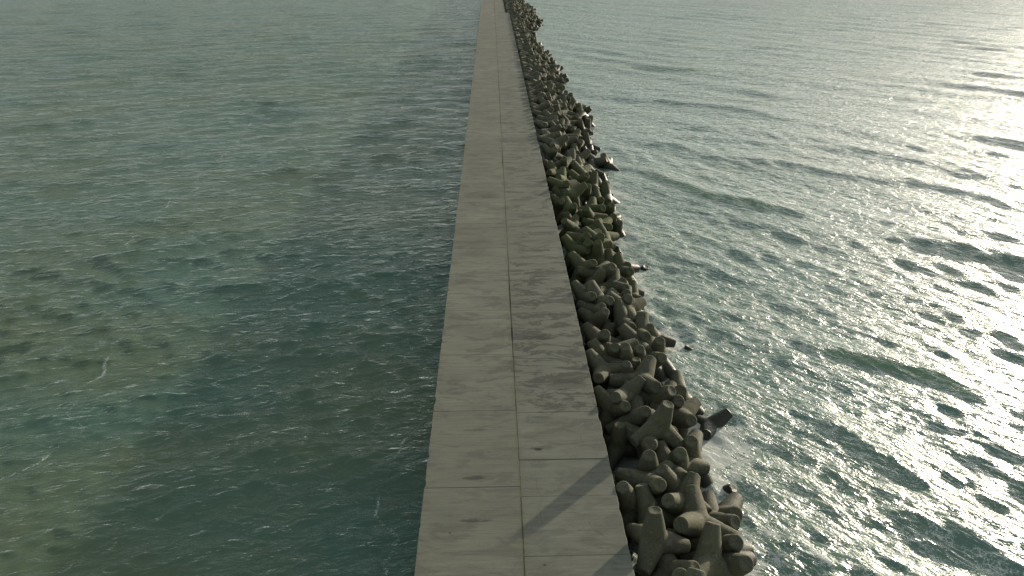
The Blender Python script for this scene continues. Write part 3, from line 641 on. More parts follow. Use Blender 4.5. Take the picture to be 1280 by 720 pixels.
(7.86,94.91,-1.17,-0.73,0.37,-0.046,-0.573,0.97,'grey tetrapod, thirteenth up in mid row, a sixth down the photo'),
(5.32,95.78,-0.39,0.431,-0.562,0.254,0.658,1.02,'grey tetrapod, second up against the pier, an eighth down the photo'),
(6.65,96.24,-0.74,0.429,0.315,-0.331,-0.78,1.06,'grey tetrapod, fourth up in mid row, an eighth down the photo'),
(10.04,96.83,-2.24,0.348,0.472,-0.809,0.027,0.99,'dark wet tetrapod, twelfth up at the waterline, a sixth down the photo'),
(8.23,97.3,-1.46,-0.884,0.172,0.435,-0.003,1,'grey tetrapod, second up in mid row, an eighth down the photo'),
(6.08,98.61,-0.58,-0.368,-0.789,-0.215,-0.443,0.98,'grey tetrapod, third up against the pier, an eighth down the photo'),
(8.76,99.37,-1.83,0.484,-0.465,0.211,-0.711,1.01,'dark wet tetrapod, lowest at the waterline, an eighth down the photo'),
(5.64,99.97,-0.34,-0.193,-0.057,0.585,-0.786,0.98,'grey tetrapod, fourth up against the pier, an eighth down the photo'),
(7.26,100.24,-1.07,0.792,0.574,-0.117,0.174,0.97,'grey tetrapod, fifth up in mid row, an eighth down the photo'),
(8.98,101,-2.04,0.168,0.725,0.577,-0.336,0.99,'dark wet tetrapod, second up at the waterline, an eighth down the photo'),
(6.56,101.73,-0.73,-0.03,0.097,0.455,0.885,1,'grey tetrapod, seventh up in mid row, an eighth down the photo'),
(5.31,102.19,-0.4,-0.79,-0.493,0.362,-0.047,1.01,'grey tetrapod, fifth up against the pier, an eighth down the photo'),
(8.67,102.57,-1.81,0.516,-0.017,-0.497,0.697,1.03,'dark wet tetrapod, third up at the waterline, an eighth down the photo'),
(6.91,103.53,-0.85,-0.779,-0.332,0.152,0.509,1.03,'grey tetrapod, eighth up in mid row, an eighth down the photo'),
(5.54,104.61,-0.37,-0.068,0.587,-0.804,0.057,1.02,'grey tetrapod, sixth up against the pier, an eighth down the photo'),
(7.96,104.68,-1.42,0.586,-0.509,0.449,0.442,1.05,'grey tetrapod, sixth up in mid row, an eighth down the photo'),
(9.8,104.93,-2.25,0.051,0.307,-0.476,-0.822,0.96,'dark wet tetrapod, fourth up at the waterline, an eighth down the photo'),
(6.72,105.35,-0.8,-0.516,0.78,0.105,0.339,1.02,'grey tetrapod, eleventh up in mid row, an eighth down the photo'),
(9.06,106.79,-1.79,0.901,0.331,-0.279,0.025,1,'dark wet tetrapod, sixth up at the waterline, an eighth down the photo'),
(5.64,107.1,-0.34,-0.305,-0.366,-0.351,-0.806,0.97,'grey tetrapod, seventh up against the pier, an eighth down the photo'),
(7.37,107.28,-1,-0.65,0.32,-0.37,-0.582,1,'grey tetrapod, ninth up in mid row, an eighth down the photo'),
(10.2,108.43,-2.24,0.354,-0.929,-0.112,0.007,0.96,'dark wet tetrapod, fifth up at the waterline, an eighth down the photo'),
(6.2,108.66,-0.49,0.248,-0.936,0.066,-0.242,0.96,'grey tetrapod, lowest against the pier, a tenth down the photo'),
(8.32,109.28,-1.39,-0.447,-0.123,0.725,0.509,0.96,'grey tetrapod, tenth up in mid row, an eighth down the photo'),
(5.28,110.02,-0.45,-0.404,-0.534,-0.266,0.693,0.95,'grey tetrapod, second up against the pier, a tenth down the photo'),
(7,110.08,-0.79,-0.238,0.341,0.903,-0.113,1.01,'grey tetrapod, twelfth up in mid row, an eighth down the photo'),
(10.17,110.67,-2.2,-0.384,-0.451,0.051,0.804,0.98,'dark wet tetrapod, seventh up at the waterline, an eighth down the photo'),
(8.62,110.98,-1.61,0.515,-0.524,-0.012,0.678,1.03,'grey tetrapod, tenth up at the waterline, an eighth down the photo'),
(5.78,111.77,-0.6,0.395,-0.425,-0.337,0.741,0.98,'grey tetrapod, third up against the pier, a tenth down the photo'),
(9.04,112.59,-1.71,0.955,0.007,-0.249,-0.161,0.99,'grey tetrapod, eighth up at the waterline, an eighth down the photo'),
(7.4,112.74,-0.95,0.308,-0.25,0.879,0.263,1,'grey tetrapod, lowest in mid row, a tenth down the photo'),
(5.26,113.16,-0.54,-0.385,0.515,-0.32,0.696,1.02,'grey tetrapod, fourth up against the pier, a tenth down the photo'),
(9.72,114.06,-1.95,0.928,0.305,-0.06,0.204,1.06,'dark wet tetrapod, ninth up at the waterline, an eighth down the photo'),
(6.54,114.15,-0.62,-0.13,-0.374,-0.235,0.888,0.96,'grey tetrapod, fourth up in mid row, a tenth down the photo'),
(7.9,114.73,-1.22,0.801,-0.248,0.371,0.399,0.96,'grey tetrapod, second up in mid row, a tenth down the photo'),
(5.76,115.28,-0.45,0.086,-0.661,0.733,-0.138,1.05,'grey tetrapod, fifth up against the pier, a tenth down the photo'),
(10.02,115.59,-2.09,-0.371,-0.08,-0.455,-0.805,1.06,'dark wet tetrapod, twelfth up at the waterline, an eighth down the photo'),
(7.19,116.66,-0.87,0.011,0.585,-0.425,-0.691,1.03,'grey tetrapod, fifth up in mid row, a tenth down the photo'),
(8.87,116.69,-1.59,0.228,-0.545,0.678,0.438,1,'grey tetrapod, lowest at the waterline, a tenth down the photo'),
(10.23,117.32,-2.17,0.455,-0.868,-0.187,-0.07,0.96,'dark wet tetrapod, eleventh up at the waterline, an eighth down the photo'),
(5.44,117.34,-0.43,0.83,0.063,0.55,-0.072,1,'grey tetrapod, sixth up against the pier, a tenth down the photo'),
(6.71,118.52,-0.69,-0.621,0.104,-0.455,0.63,1.02,'grey tetrapod, sixth up in mid row, a tenth down the photo'),
(9.56,118.82,-1.99,-0.724,0.121,0.654,0.183,0.96,'dark wet tetrapod, second up at the waterline, a tenth down the photo'),
(8.03,119.5,-1.21,0.31,0.927,-0.126,-0.171,0.97,'grey tetrapod, third up in mid row, a tenth down the photo'),
(5.73,120.07,-0.34,0.259,-0.34,0.382,-0.82,0.99,'grey tetrapod, seventh up against the pier, a tenth down the photo'),
(9.31,120.38,-1.81,0.007,0.812,0.197,-0.55,0.98,'dark wet tetrapod, third up at the waterline, a tenth down the photo'),
(6.96,121.47,-0.79,-0.949,-0.268,0.049,-0.157,0.96,'grey tetrapod, eighth up in mid row, a tenth down the photo'),
(8.72,121.85,-1.59,0.26,0.161,0.9,-0.31,0.98,'grey tetrapod, fifth up at the waterline, a tenth down the photo'),
(5.48,121.9,-0.39,0.378,0.585,0.218,-0.684,1.03,'grey tetrapod, eighth up against the pier, a tenth down the photo'),
(10.13,122.69,-2.25,-0.023,0.356,-0.835,-0.419,0.95,'dark wet tetrapod, fourth up at the waterline, a tenth down the photo'),
(7.62,123.44,-1.12,0.484,0.791,-0.33,-0.177,0.96,'grey tetrapod, ninth up in mid row, a tenth down the photo'),
(6.26,124.1,-0.52,-0.134,0.217,-0.564,0.785,1,'grey tetrapod, lowest in mid row, a thirteenth down the photo'),
(9.36,124.46,-1.95,0.692,0.367,0.568,0.252,1.06,'dark wet tetrapod, seventh up at the waterline, a tenth down the photo'),
(8.08,125.27,-1.37,0.682,0.548,-0.14,0.464,0.96,'grey tetrapod, seventh up in mid row, a tenth down the photo'),
(5.71,126.31,-0.62,0.143,-0,-0.889,-0.436,0.99,'grey tetrapod, lowest against the pier, a thirteenth down the photo'),
(9.83,126.77,-2.25,-0.025,0.601,0.554,0.576,1,'dark wet tetrapod, sixth up at the waterline, a tenth down the photo'),
(7.05,127.14,-0.95,0.881,-0.011,0.463,0.098,0.98,'grey tetrapod, tenth up in mid row, a tenth down the photo'),
(5.35,127.85,-0.41,-0.787,0.495,0.364,0.047,1.05,'grey tetrapod, second up against the pier, a thirteenth down the photo'),
(8.35,127.96,-1.6,0.277,-0.073,-0.547,0.786,1.03,'grey tetrapod, ninth up at the waterline, a tenth down the photo'),
(9.57,128.77,-2.17,-0.217,-0.279,-0.45,-0.82,0.97,'dark wet tetrapod, eighth up at the waterline, a tenth down the photo'),
(6.51,129.35,-0.67,0.653,-0.376,-0.628,0.196,1.03,'grey tetrapod, third up in mid row, a thirteenth down the photo'),
(5.41,130.46,-0.38,0.788,-0.509,-0.336,-0.088,0.98,'grey tetrapod, third up against the pier, a thirteenth down the photo'),
(8.66,130.59,-1.9,-0.31,-0.716,0.271,-0.564,1.05,'dark wet tetrapod, eleventh up at the waterline, a tenth down the photo'),
(7.2,130.88,-1.04,0.272,-0.835,0.334,-0.343,1,'grey tetrapod, second up in mid row, a thirteenth down the photo'),
(8.08,132.13,-1.45,-0.651,0.109,-0.721,0.209,0.99,'grey tetrapod, third up at the waterline, a thirteenth down the photo'),
(6.08,132.32,-0.47,0.135,0.238,-0.421,0.865,0.99,'grey tetrapod, fifth up in mid row, a thirteenth down the photo'),
(9.44,132.73,-2.46,-0.259,-0.176,0.798,0.515,1.03,'dark wet tetrapod, tenth up at the waterline, a tenth down the photo'),
(5.36,133.91,-0.59,-0.148,-0.42,-0.319,0.836,0.95,'grey tetrapod, fourth up against the pier, a thirteenth down the photo'),
(6.61,134.29,-0.73,-0.697,-0.276,-0.237,0.618,1.04,'grey tetrapod, sixth up in mid row, a thirteenth down the photo'),
(7.89,134.92,-1.48,-0.735,0.435,0.326,-0.406,1.01,'grey tetrapod, fourth up at the waterline, a thirteenth down the photo'),
(9.29,135.57,-2.32,-0.273,-0.688,0.5,-0.45,0.97,'dark wet tetrapod, lowest at the waterline, a thirteenth down the photo'),
(5.29,135.64,-0.39,0.079,0.497,0.863,0.048,0.98,'grey tetrapod, fifth up against the pier, a thirteenth down the photo'),
(7.36,136.61,-1.33,0.546,-0.493,0.162,0.658,1.02,'grey tetrapod, fourth up in mid row, a thirteenth down the photo'),
(6.1,136.98,-0.51,-0.04,-0.227,0.608,-0.76,1.04,'grey tetrapod, eighth up in mid row, a thirteenth down the photo'),
(8.79,137.24,-2.07,0.569,0.233,0.785,0.074,1,'dark wet tetrapod, fifth up at the waterline, a thirteenth down the photo'),
(5.88,138.52,-0.59,0.778,0.245,-0.446,0.367,0.97,'grey tetrapod, lowest against the pier, near the photo top'),
(8.99,138.84,-2.24,0.086,-0.01,0.992,-0.096,1.04,'dark wet tetrapod, second up at the waterline, a thirteenth down the photo'),
(7.14,139.57,-1.25,0.188,-0.702,0.641,0.246,1,'grey tetrapod, seventh up in mid row, a thirteenth down the photo'),
(8.6,140.34,-2.07,0.047,0.104,0.288,-0.951,0.96,'dark wet tetrapod, seventh up at the waterline, a thirteenth down the photo'),
(5.87,140.74,-0.42,0.82,-0.329,0.371,0.285,0.98,'grey tetrapod, second up against the pier, near the photo top'),
(7.59,141.56,-1.49,-0.199,-0.205,-0.958,0.037,1.04,'grey tetrapod, tenth up at the waterline, a thirteenth down the photo'),
(5.37,142.19,-0.53,-0.892,0.108,-0.437,0.048,1.05,'grey tetrapod, third up against the pier, near the photo top'),
(8.6,142.55,-2.16,-0.869,-0.425,-0.136,0.215,1.04,'dark wet tetrapod, eighth up at the waterline, a thirteenth down the photo'),
(6.5,142.96,-0.82,-0.136,0.391,0.888,0.198,0.99,'grey tetrapod, lowest in mid row, near the photo top'),
(7.8,143.92,-1.69,-0.093,-0.947,-0.157,0.264,1.04,'grey tetrapod, ninth up at the waterline, a thirteenth down the photo'),
(5.33,144.3,-0.59,0.283,0.436,0.307,-0.797,1.05,'grey tetrapod, fourth up against the pier, near the photo top'),
(6.31,145.43,-0.68,-0.634,0.58,-0.001,0.51,1.05,'grey tetrapod, second up in mid row, near the photo top'),
(8.54,145.51,-2.29,-0.661,-0.516,-0.229,-0.494,1.03,'dark wet tetrapod, sixth up at the waterline, a thirteenth down the photo'),
(7.49,146.45,-1.47,0.152,0.748,0.129,0.633,1.01,'grey tetrapod, fourth up at the waterline, near the photo top'),
(5.31,147.08,-0.38,-0.081,-0.497,-0.863,-0.046,1.01,'grey tetrapod, fifth up against the pier, near the photo top'),
(6.45,147.6,-0.89,0.011,-0.443,0.355,0.823,1.04,'grey tetrapod, fourth up in mid row, near the photo top'),
(8.42,148,-2.25,-0.307,-0.002,-0.95,0.057,1.05,'dark wet tetrapod, eleventh up at the waterline, a thirteenth down the photo'),
(7.25,149.17,-1.42,0.59,-0.019,-0.521,0.616,0.96,'grey tetrapod, lowest at the waterline, near the photo top'),
(5.96,149.45,-0.55,0.713,-0.492,0.113,0.486,0.95,'grey tetrapod, sixth up in mid row, near the photo top'),
(6.77,150.93,-1.06,-0.945,-0.194,0.219,-0.145,1.03,'grey tetrapod, third up in mid row, near the photo top'),
(7.98,151.5,-2.29,-0.303,0.464,0.233,-0.799,0.99,'dark wet tetrapod, second up at the waterline, near the photo top'),
(5.34,151.67,-0.41,-0.076,-0.498,-0.863,-0.043,1.05,'grey tetrapod, sixth up against the pier, near the photo top'),
(6.43,152.61,-0.96,0.009,-0.686,0.726,-0.044,1,'grey tetrapod, fifth up in mid row, near the photo top'),
(7.97,153.26,-2.09,0.086,0.062,-0.987,0.12,1.06,'dark wet tetrapod, third up at the waterline, near the photo top'),
(5.52,154.27,-0.53,-0.744,-0.011,-0.668,0.01,0.95,'grey tetrapod, seventh up against the pier, near the photo top'),
(6.56,155.24,-1.09,0.31,-0.328,-0.808,-0.378,1.06,'grey tetrapod, eighth up in mid row, near the photo top'),
(5.29,156.91,-0.39,0.434,-0.436,0.247,-0.749,0.99,'grey tetrapod, eighth up against the pier, near the photo top'),
(8.03,156.94,-2.22,0.422,-0.164,-0.735,-0.504,0.98,'dark wet tetrapod, fifth up at the waterline, near the photo top'),
(6.7,157.38,-1.19,0.146,-0.619,0.225,0.738,1.03,'grey tetrapod, seventh up in mid row, near the photo top'),
(5.85,158.64,-0.6,-0.659,-0.189,0.444,-0.577,1,'grey tetrapod, eleventh up in mid row, near the photo top'),
(6.58,159.62,-1.03,-0.728,-0.26,0.218,-0.596,1.01,'grey tetrapod, ninth up in mid row, near the photo top'),
(7.74,160,-2.05,-0.452,-0.009,0.884,-0.116,0.99,'dark wet tetrapod, ninth up at the waterline, near the photo top'),
(5.35,160.57,-0.41,0.445,0.542,0.268,-0.661,1,'grey tetrapod, ninth up against the pier, near the photo top'),
(6.55,161.43,-1.08,-0.47,0.134,-0.176,-0.855,1.06,'grey tetrapod, thirteenth up in mid row, near the photo top'),
(7.59,162.6,-1.84,-0.349,0.211,-0.01,-0.913,1.06,'dark wet tetrapod, seventh up at the waterline, near the photo top'),
(5.41,163.29,-0.5,0.109,-0.617,-0.779,0,0.98,'grey tetrapod, tenth up against the pier, near the photo top'),
(8.43,164.02,-2.29,-0.689,-0.037,-0.695,0.201,0.98,'dark wet tetrapod, sixth up at the waterline, near the photo top'),
(6.66,164.23,-0.96,0.678,0.271,0.557,0.396,0.97,'grey tetrapod, tenth up in mid row, near the photo top'),
(5.49,165.08,-0.61,-0.304,0.243,0.494,-0.778,1.01,'grey tetrapod, eleventh up against the pier, near the photo top'),
(7.61,165.22,-1.6,0.388,0.872,-0.29,-0.073,1.01,'grey tetrapod, tenth up at the waterline, near the photo top'),
(5.41,166.85,-0.5,-0.47,-0.346,-0.303,-0.753,1.05,'grey tetrapod, twelfth up against the pier, near the photo top'),
(8.75,167.06,-2.21,-0.341,0.62,-0.589,-0.39,0.99,'dark wet tetrapod, eighth up at the waterline, near the photo top'),
(6.99,167.51,-1.14,0.373,-0,-0.042,0.927,1.06,'grey tetrapod, fifteenth up in mid row, near the photo top'),
(5.65,169.02,-0.42,-0.527,-0.534,-0.168,-0.639,1.05,'grey tetrapod, thirteenth up against the pier, near the photo top'),
(7.07,169.1,-1.01,0.406,-0.794,0.292,-0.346,1.03,'grey tetrapod, fourteenth up in mid row, near the photo top'),
(9.41,169.6,-2.19,0.853,-0.297,-0.372,-0.214,0.97,'dark wet tetrapod, eleventh up at the waterline, near the photo top'),
(6.42,170.53,-0.74,0.509,-0.433,-0.154,0.728,1.05,'grey tetrapod, sixteenth up in mid row, near the photo top'),
(7.96,170.69,-1.32,0.102,0.457,0.481,0.741,1.01,'grey tetrapod, twelfth up in mid row, near the photo top'),
(9.39,171.24,-2.02,-0.531,0.152,-0.801,0.229,1.01,'dark wet tetrapod, twelfth up at the waterline, near the photo top'),
(10.1,44.3,-3.68,.98,.12,.16,0,.9,"lone dark tetrapod tip poking from open water off the green stretch"),
(10.45,33.2,-3.68,.97,-.1,.2,.1,.9,"lone dark tetrapod tip poking from the foam off the blotched deck slabs"),
]
FAR = [
(5.32,171.72,-0.41,-0.434,0.561,-0.251,-0.659,1.03),(7.15,172.02,-0.91,-0.173,0.081,0.523,0.83,0.98),(8.65,173.18,-1.54,0.742,0.436,0.444,0.249,1.04),(5.47,173.25,-0.68,0.36,0.314,-0.276,0.834,1.04),
(10.45,174.1,-2.25,0.214,-0.346,0.362,-0.839,0.95),(7.86,174.44,-1.19,-0.554,-0.42,0.543,-0.471,1.03),(5.93,174.8,-0.37,-0.832,0.064,-0.546,-0.079,1.05),(9.5,175.44,-1.82,-0.284,-0.697,-0.626,-0.202,1.02),
(6.81,176.2,-0.68,0.019,-0.683,-0.688,-0.247,1.04),(8.28,176.39,-1.22,0.148,0.782,0.158,-0.584,0.95),(5.31,176.66,-0.5,0.154,-0.485,0.861,-0.004,1),(10.81,176.8,-2.2,-0.133,-0.12,0.585,0.791,1.01),
(9.58,177.77,-1.62,-0.108,0.048,0.458,-0.881,1.02),(5.68,178.3,-0.43,-0.65,-0.479,-0.249,0.534,1),(6.92,178.32,-0.64,0.298,-0.669,0.448,0.513,0.99),(7.67,179.7,-0.9,-0.695,-0.307,-0.488,0.43,1.02),
(9.64,179.82,-1.56,0.082,0.859,-0.464,-0.2,1.02),(11.3,179.92,-2.13,-0.207,0.453,0.742,-0.448,0.96),(5.35,180,-0.59,0.526,-0.658,-0.538,0.009,0.96),(6.41,181.11,-0.45,0.668,-0.375,-0.6,0.232,1),
(9.5,181.7,-1.52,-0.088,-0.644,-0.735,0.193,1.05),(7.8,181.74,-0.91,-0.655,0.448,-0.573,-0.206,0.99),(11.62,182.35,-2.26,-0.778,0.366,0.397,0.322,0.99),(5.51,182.53,-0.66,0.036,-0.339,0.381,0.859,1.02),
(8.01,183.39,-1.03,0.594,-0.228,0.29,-0.715,0.97),(10.43,184.34,-1.87,0.238,-0.817,0.165,-0.499,0.98),(6.33,184.39,-0.43,-0.1,-0.979,-0.148,-0.095,0.99),(8.81,186.17,-1.32,0.587,0.546,-0.165,-0.574,0.96),
(4.58,186.19,-0.45,0.056,-0.403,0.912,-0.041,0.99),(11.17,186.2,-2.15,0.695,-0.448,0.558,0.069,1.01),(6.61,186.69,-0.54,-0.662,-0.306,0.633,0.259,1.03),(10.39,187.64,-1.91,-0.876,0.378,-0.267,0.138,1.02),
(5.26,187.83,-0.38,-0.123,-0.115,0.565,-0.807,0.98),(7.73,188.24,-0.94,0.491,0.823,0.276,0.075,0.98),(9.11,188.65,-1.46,0.218,-0.905,0.068,0.358,1.02),(10.49,189.28,-1.94,0.433,0.029,0.737,-0.518,0.98),
(6.36,189.35,-0.59,-0.107,-0.423,0.06,-0.898,1.06),(4.81,189.86,-0.45,-0.758,-0.562,0.166,-0.288,1.02),(7.65,189.9,-0.92,-0.424,0.197,-0.875,-0.127,0.98),(9.26,190.31,-1.48,-0.943,0.301,0.111,0.094,0.97),
(6.31,191.09,-0.51,-0.739,-0.494,-0.188,0.419,0.97),(7.91,191.62,-1.06,-0.492,0.459,0.113,-0.731,0.98),(10.28,192.11,-1.92,0.056,0.967,0.245,0.037,0.99),(5.25,192.28,-0.4,-0.661,-0.309,0.554,0.401,1.06),
(8.57,193.36,-1.24,-0.791,0.527,0.066,0.303,1.02),(6.56,193.78,-0.54,-0.035,-0.957,-0.226,0.176,0.97),(4.43,193.93,-0.47,0.8,-0.497,-0.334,-0.038,1.05),(10.7,194.4,-2.09,-0.218,0.465,-0.614,0.6,0.96),
(8.48,194.94,-1.3,0.06,-0.103,-0.042,0.992,1.06),(4.79,195.72,-0.55,-0.164,0.248,-0.955,0.006,1),(6.33,196.21,-0.44,0.794,0.526,-0.013,0.303,0.96),(7.59,196.3,-0.99,-0.5,0.608,0.617,0.011,1.04),
(10.73,196.42,-2.18,-0.251,0.617,0.11,-0.738,1.03),(9.34,197.3,-1.61,0.157,-0.567,-0.786,0.187,0.98),(4.59,197.65,-0.44,0.538,-0.49,0.347,0.592,1),(7.48,197.91,-0.9,-0.401,-0.604,0.16,-0.669,1.05),
(5.91,197.99,-0.61,0.783,-0.371,-0.498,-0.034,1.06),(8.47,199.04,-1.29,0.586,0.203,-0.546,-0.563,0.98),(9.97,199.22,-1.89,-0.615,0.516,-0.307,-0.511,1.03),(6.31,199.58,-0.56,-0.692,-0.482,0.223,0.489,1.03),
(4.43,199.8,-0.46,-0.853,-0.039,-0.517,0.06,0.98),(10.89,200.73,-2.28,-0.02,0.614,0.12,-0.78,1.01),(8.47,200.92,-1.24,0.36,0.38,0.162,-0.836,0.98),(6.87,200.93,-0.81,0.307,-0.714,-0.565,-0.277,0.98),
(5.51,201.08,-0.35,0.633,0.288,-0.573,-0.434,0.96),(4.47,202.36,-0.47,-0.004,-0.996,0.062,-0.07,1.04),(6.78,202.58,-0.65,0.632,-0.271,0.612,0.392,1.04),(10.21,202.75,-1.98,0.529,-0.527,0.156,0.646,1.05),
(5.34,203.71,-0.55,-0.793,0.255,0.523,-0.179,1.02),(8.16,203.83,-1.17,0.144,0.068,-0.406,-0.9,1.01),(10.27,204.51,-1.99,-0.729,0.583,-0.218,0.285,0.99),(5.76,205.25,-0.49,-0.05,0.203,-0.967,0.142,1.03),
(8.45,205.8,-1.27,-0.649,-0.049,0.724,0.23,0.97),(10.47,206.29,-1.97,0.876,-0.437,-0.173,0.108,1.06),(6.88,206.65,-0.67,0.148,0.191,0.538,-0.808,0.99),(4.71,207.17,-0.44,-0.771,0.555,0.227,0.213,1),
(11.2,207.69,-2.35,-0.272,0.614,-0.737,-0.076,0.99),(9.35,207.79,-1.65,-0.43,0.384,-0.663,0.477,1.05),(7.02,208.65,-0.71,-0.596,-0.566,0.526,0.218,0.98),(8.78,209.16,-1.36,0.02,-0.331,-0.875,-0.352,0.96),
(10.79,209.4,-2.13,0.156,-0.649,0.591,0.454,1.05),(5.31,209.69,-0.38,0.776,-0.536,-0.23,-0.241,0.98),(6.76,210.75,-0.63,0.742,-0.428,0.358,0.371,0.99),(4.59,211.33,-0.47,0.848,-0.071,0.511,0.119,1.05),
(10.65,211.74,-2.04,-0.667,-0.103,-0.269,0.687,1),(8.58,211.98,-1.26,-0.41,-0.821,-0.191,-0.349,1.02),(6.05,212.39,-0.43,0.715,0.593,-0.206,0.308,1.05),(9.5,213.23,-1.64,-0.524,0.485,-0.539,-0.446,0.97),
(4.48,213.69,-0.46,0.004,-0.994,-0.086,-0.063,1.01),(8.39,214.05,-1.21,-0.928,-0.253,-0.266,-0.071,0.95),(6.88,214.49,-0.61,-0.276,0.734,-0.353,-0.51,1.02),(10.43,214.57,-1.96,0.163,0.576,-0.8,0.044,1.02),
(5.61,215.09,-0.54,0.677,0.402,0.185,0.588,1.05),(7.93,215.72,-1.27,0.503,0.717,-0.067,-0.477,1.04),(11.03,216.65,-2.29,-0.169,-0.83,0.315,0.427,1.02),(6.79,216.74,-0.6,0.062,0.853,0.513,-0.075,0.95),
(9.46,216.91,-1.7,0.77,0.288,0.371,0.432,1.06),(4.47,217.12,-0.47,-0.48,0.472,-0.227,0.704,1.02),(7.96,217.75,-1.11,0.115,-0.96,0.005,0.254,1),(9.26,218.52,-1.66,-0.148,-0.064,0.394,0.905,1.01),
(10.76,219.02,-2.26,0.848,-0.463,-0.259,0.021,1.04),(5.85,219.2,-0.61,0.03,0.386,0.348,-0.854,1.01),(7.63,219.69,-1.02,0.42,-0.333,-0.158,0.829,1.05),(9.34,220.09,-1.73,-0.417,-0.022,-0.546,0.726,1.03),
(4.48,220.11,-0.45,0.06,0.538,0.84,0.031,0.95),(7.79,221.21,-1.14,0.23,-0.43,-0.094,-0.868,1.04),(6.21,221.8,-0.5,-0.816,0.402,-0.295,-0.293,0.99),(8.66,222.32,-1.5,-0.002,-0.851,-0.524,0.037,1.01),
(10.41,222.37,-2.26,0.78,-0.28,-0.262,0.494,0.97),(4.59,222.46,-0.52,-0.548,-0.426,-0.381,0.611,0.98),(7.09,223.2,-0.86,0.497,-0.469,0.696,0.221,0.97),(9.53,224.05,-1.93,-0.512,-0.675,-0.041,-0.53,1.05),
(4.76,224.25,-0.43,-0.828,0.151,-0.508,-0.185,1.03),(6.24,224.81,-0.51,-0.056,0.772,-0.069,-0.629,1.04),(7.47,225.45,-1.04,-0.2,-0.961,-0.115,-0.151,0.95),(5.19,225.92,-0.57,-0.467,0.337,0.446,-0.685,0.96),
(8.89,226.09,-1.72,0.648,-0.118,-0.409,-0.631,1.04),(9.96,227.13,-2.29,0.607,-0.088,-0.049,0.788,1.06),(4.48,227.36,-0.46,-0.057,0.497,-0.865,0.033,1),(6.71,227.6,-0.75,-0.464,-0.55,0.691,-0.065,0.96),
(8.87,228.21,-1.76,0.628,-0.021,0.74,-0.238,1.05),(5.12,228.95,-0.41,0.704,0.548,-0.044,0.449,1.03),(8.08,229.51,-1.45,-0.233,-0.318,-0.919,0.03,1.01),(9.41,230.42,-2.19,0.679,0.492,0.542,-0.061,1.03),
(6.71,230.58,-0.83,0.539,0.754,-0.05,0.373,1.05),(5.08,230.95,-0.43,-0.347,0.072,0.615,-0.704,1.02),(8.59,231.9,-1.89,0.446,-0.204,0.855,-0.168,1.06),(6.24,232.11,-0.59,-0.044,0.2,0.979,-0.014,1.05),
(7.48,232.98,-1.16,0.264,0.45,0.5,-0.691,1.03),(8.94,233.58,-2.04,-0.797,-0.435,-0.392,-0.147,1.01),(6.38,233.74,-0.65,0.046,-0.607,0.215,0.764,0.97),(4.49,233.81,-0.44,0.502,0.478,0.212,0.689,0.97),
(7.37,234.89,-1.23,-0.468,0.307,0.775,-0.293,1.04),(5.23,235.6,-0.61,0.174,-0.753,0.145,0.618,1.05),(8.76,235.8,-2.04,-0.55,0.376,0.692,-0.279,1.01),(6.53,236.15,-0.75,-0.281,-0.544,0.77,0.179,1),
(4.62,237.08,-0.45,0.315,-0.583,0.175,0.728,1.02),(7.82,237.34,-1.58,-0.414,0.426,-0.639,0.489,1.04),(8.99,238.27,-2.24,0.464,-0.061,-0.331,0.819,1),(5.42,238.54,-0.37,0.674,-0.4,0.389,0.484,1.03),
(7.2,239,-1.17,-0.324,0.122,0.654,0.673,1.01),(5.85,240.06,-0.5,-0.499,0.248,0.693,-0.458,1.01),(8,240.19,-1.69,-0.051,-0.132,0.618,-0.774,1),(4.94,241.51,-0.44,-0.471,-0.15,0.599,0.63,1.05),
(7.44,241.62,-1.32,0.478,0.53,0.358,0.602,1.01),(8.82,241.96,-2.19,-0.19,-0.386,0.255,-0.866,1.04),(5.91,242.86,-0.54,0.64,0.422,0.018,0.641,0.96),(7.72,243.2,-1.44,-0.125,-0.146,0.359,0.913,1.04),
(4.51,243.74,-0.44,-0.48,0.529,-0.3,-0.633,0.97),(6.57,244.27,-0.82,0.189,0.834,0.451,0.255,1),(8.6,244.8,-2.02,0.88,0.3,0.367,-0.026,0.96),(5.64,245.38,-0.52,-0.166,-0.967,0.1,-0.167,0.99),
(6.66,245.98,-0.96,0.348,-0.048,0.665,-0.659,1.04),(8.13,246.34,-1.86,0.928,-0.272,0.169,-0.19,0.98),(4.27,246.35,-0.44,-0.001,0.998,0.001,0.067,0.99),(5.61,247.22,-0.43,-0.02,0.898,0.432,0.083,1.03),
(7.83,247.83,-1.55,-0.345,0.491,0.385,0.701,1.06),(6.54,248.23,-0.8,0.178,0.273,0.679,0.658,0.99),(4.72,249.43,-0.44,0.064,-0.415,0.907,-0.045,1),(8.49,249.43,-1.95,0.157,-0.295,0.441,-0.833,1.04),
(7.51,250.5,-1.33,-0.805,-0.148,-0.557,-0.138,0.98),(6.11,250.59,-0.55,0.706,0.468,-0.276,-0.454,0.98),(9.06,250.9,-2.32,0.147,0.04,-0.959,0.241,1.04),(5.36,251.98,-0.39,-0.395,-0.413,-0.28,-0.772,0.99),
(7.89,252.27,-1.67,-0.801,0.526,0.261,0.114,1.05),(6.25,252.94,-0.65,-0.784,-0.419,-0.391,0.237,1.03),(4.66,253.57,-0.68,0.195,-0.041,-0.888,0.413,1.02),(7.58,254.27,-1.39,-0.435,0.011,-0.613,-0.659,0.97),
(6.03,254.45,-0.61,0.482,-0.541,0.462,0.512,1.02),(9,254.5,-2.26,-0.725,0.265,-0.155,-0.616,0.96),(4.92,255.42,-0.41,-0.305,-0.597,-0.172,0.722,0.98),(6.87,255.62,-0.96,-0.328,-0.19,-0.588,-0.714,0.97),
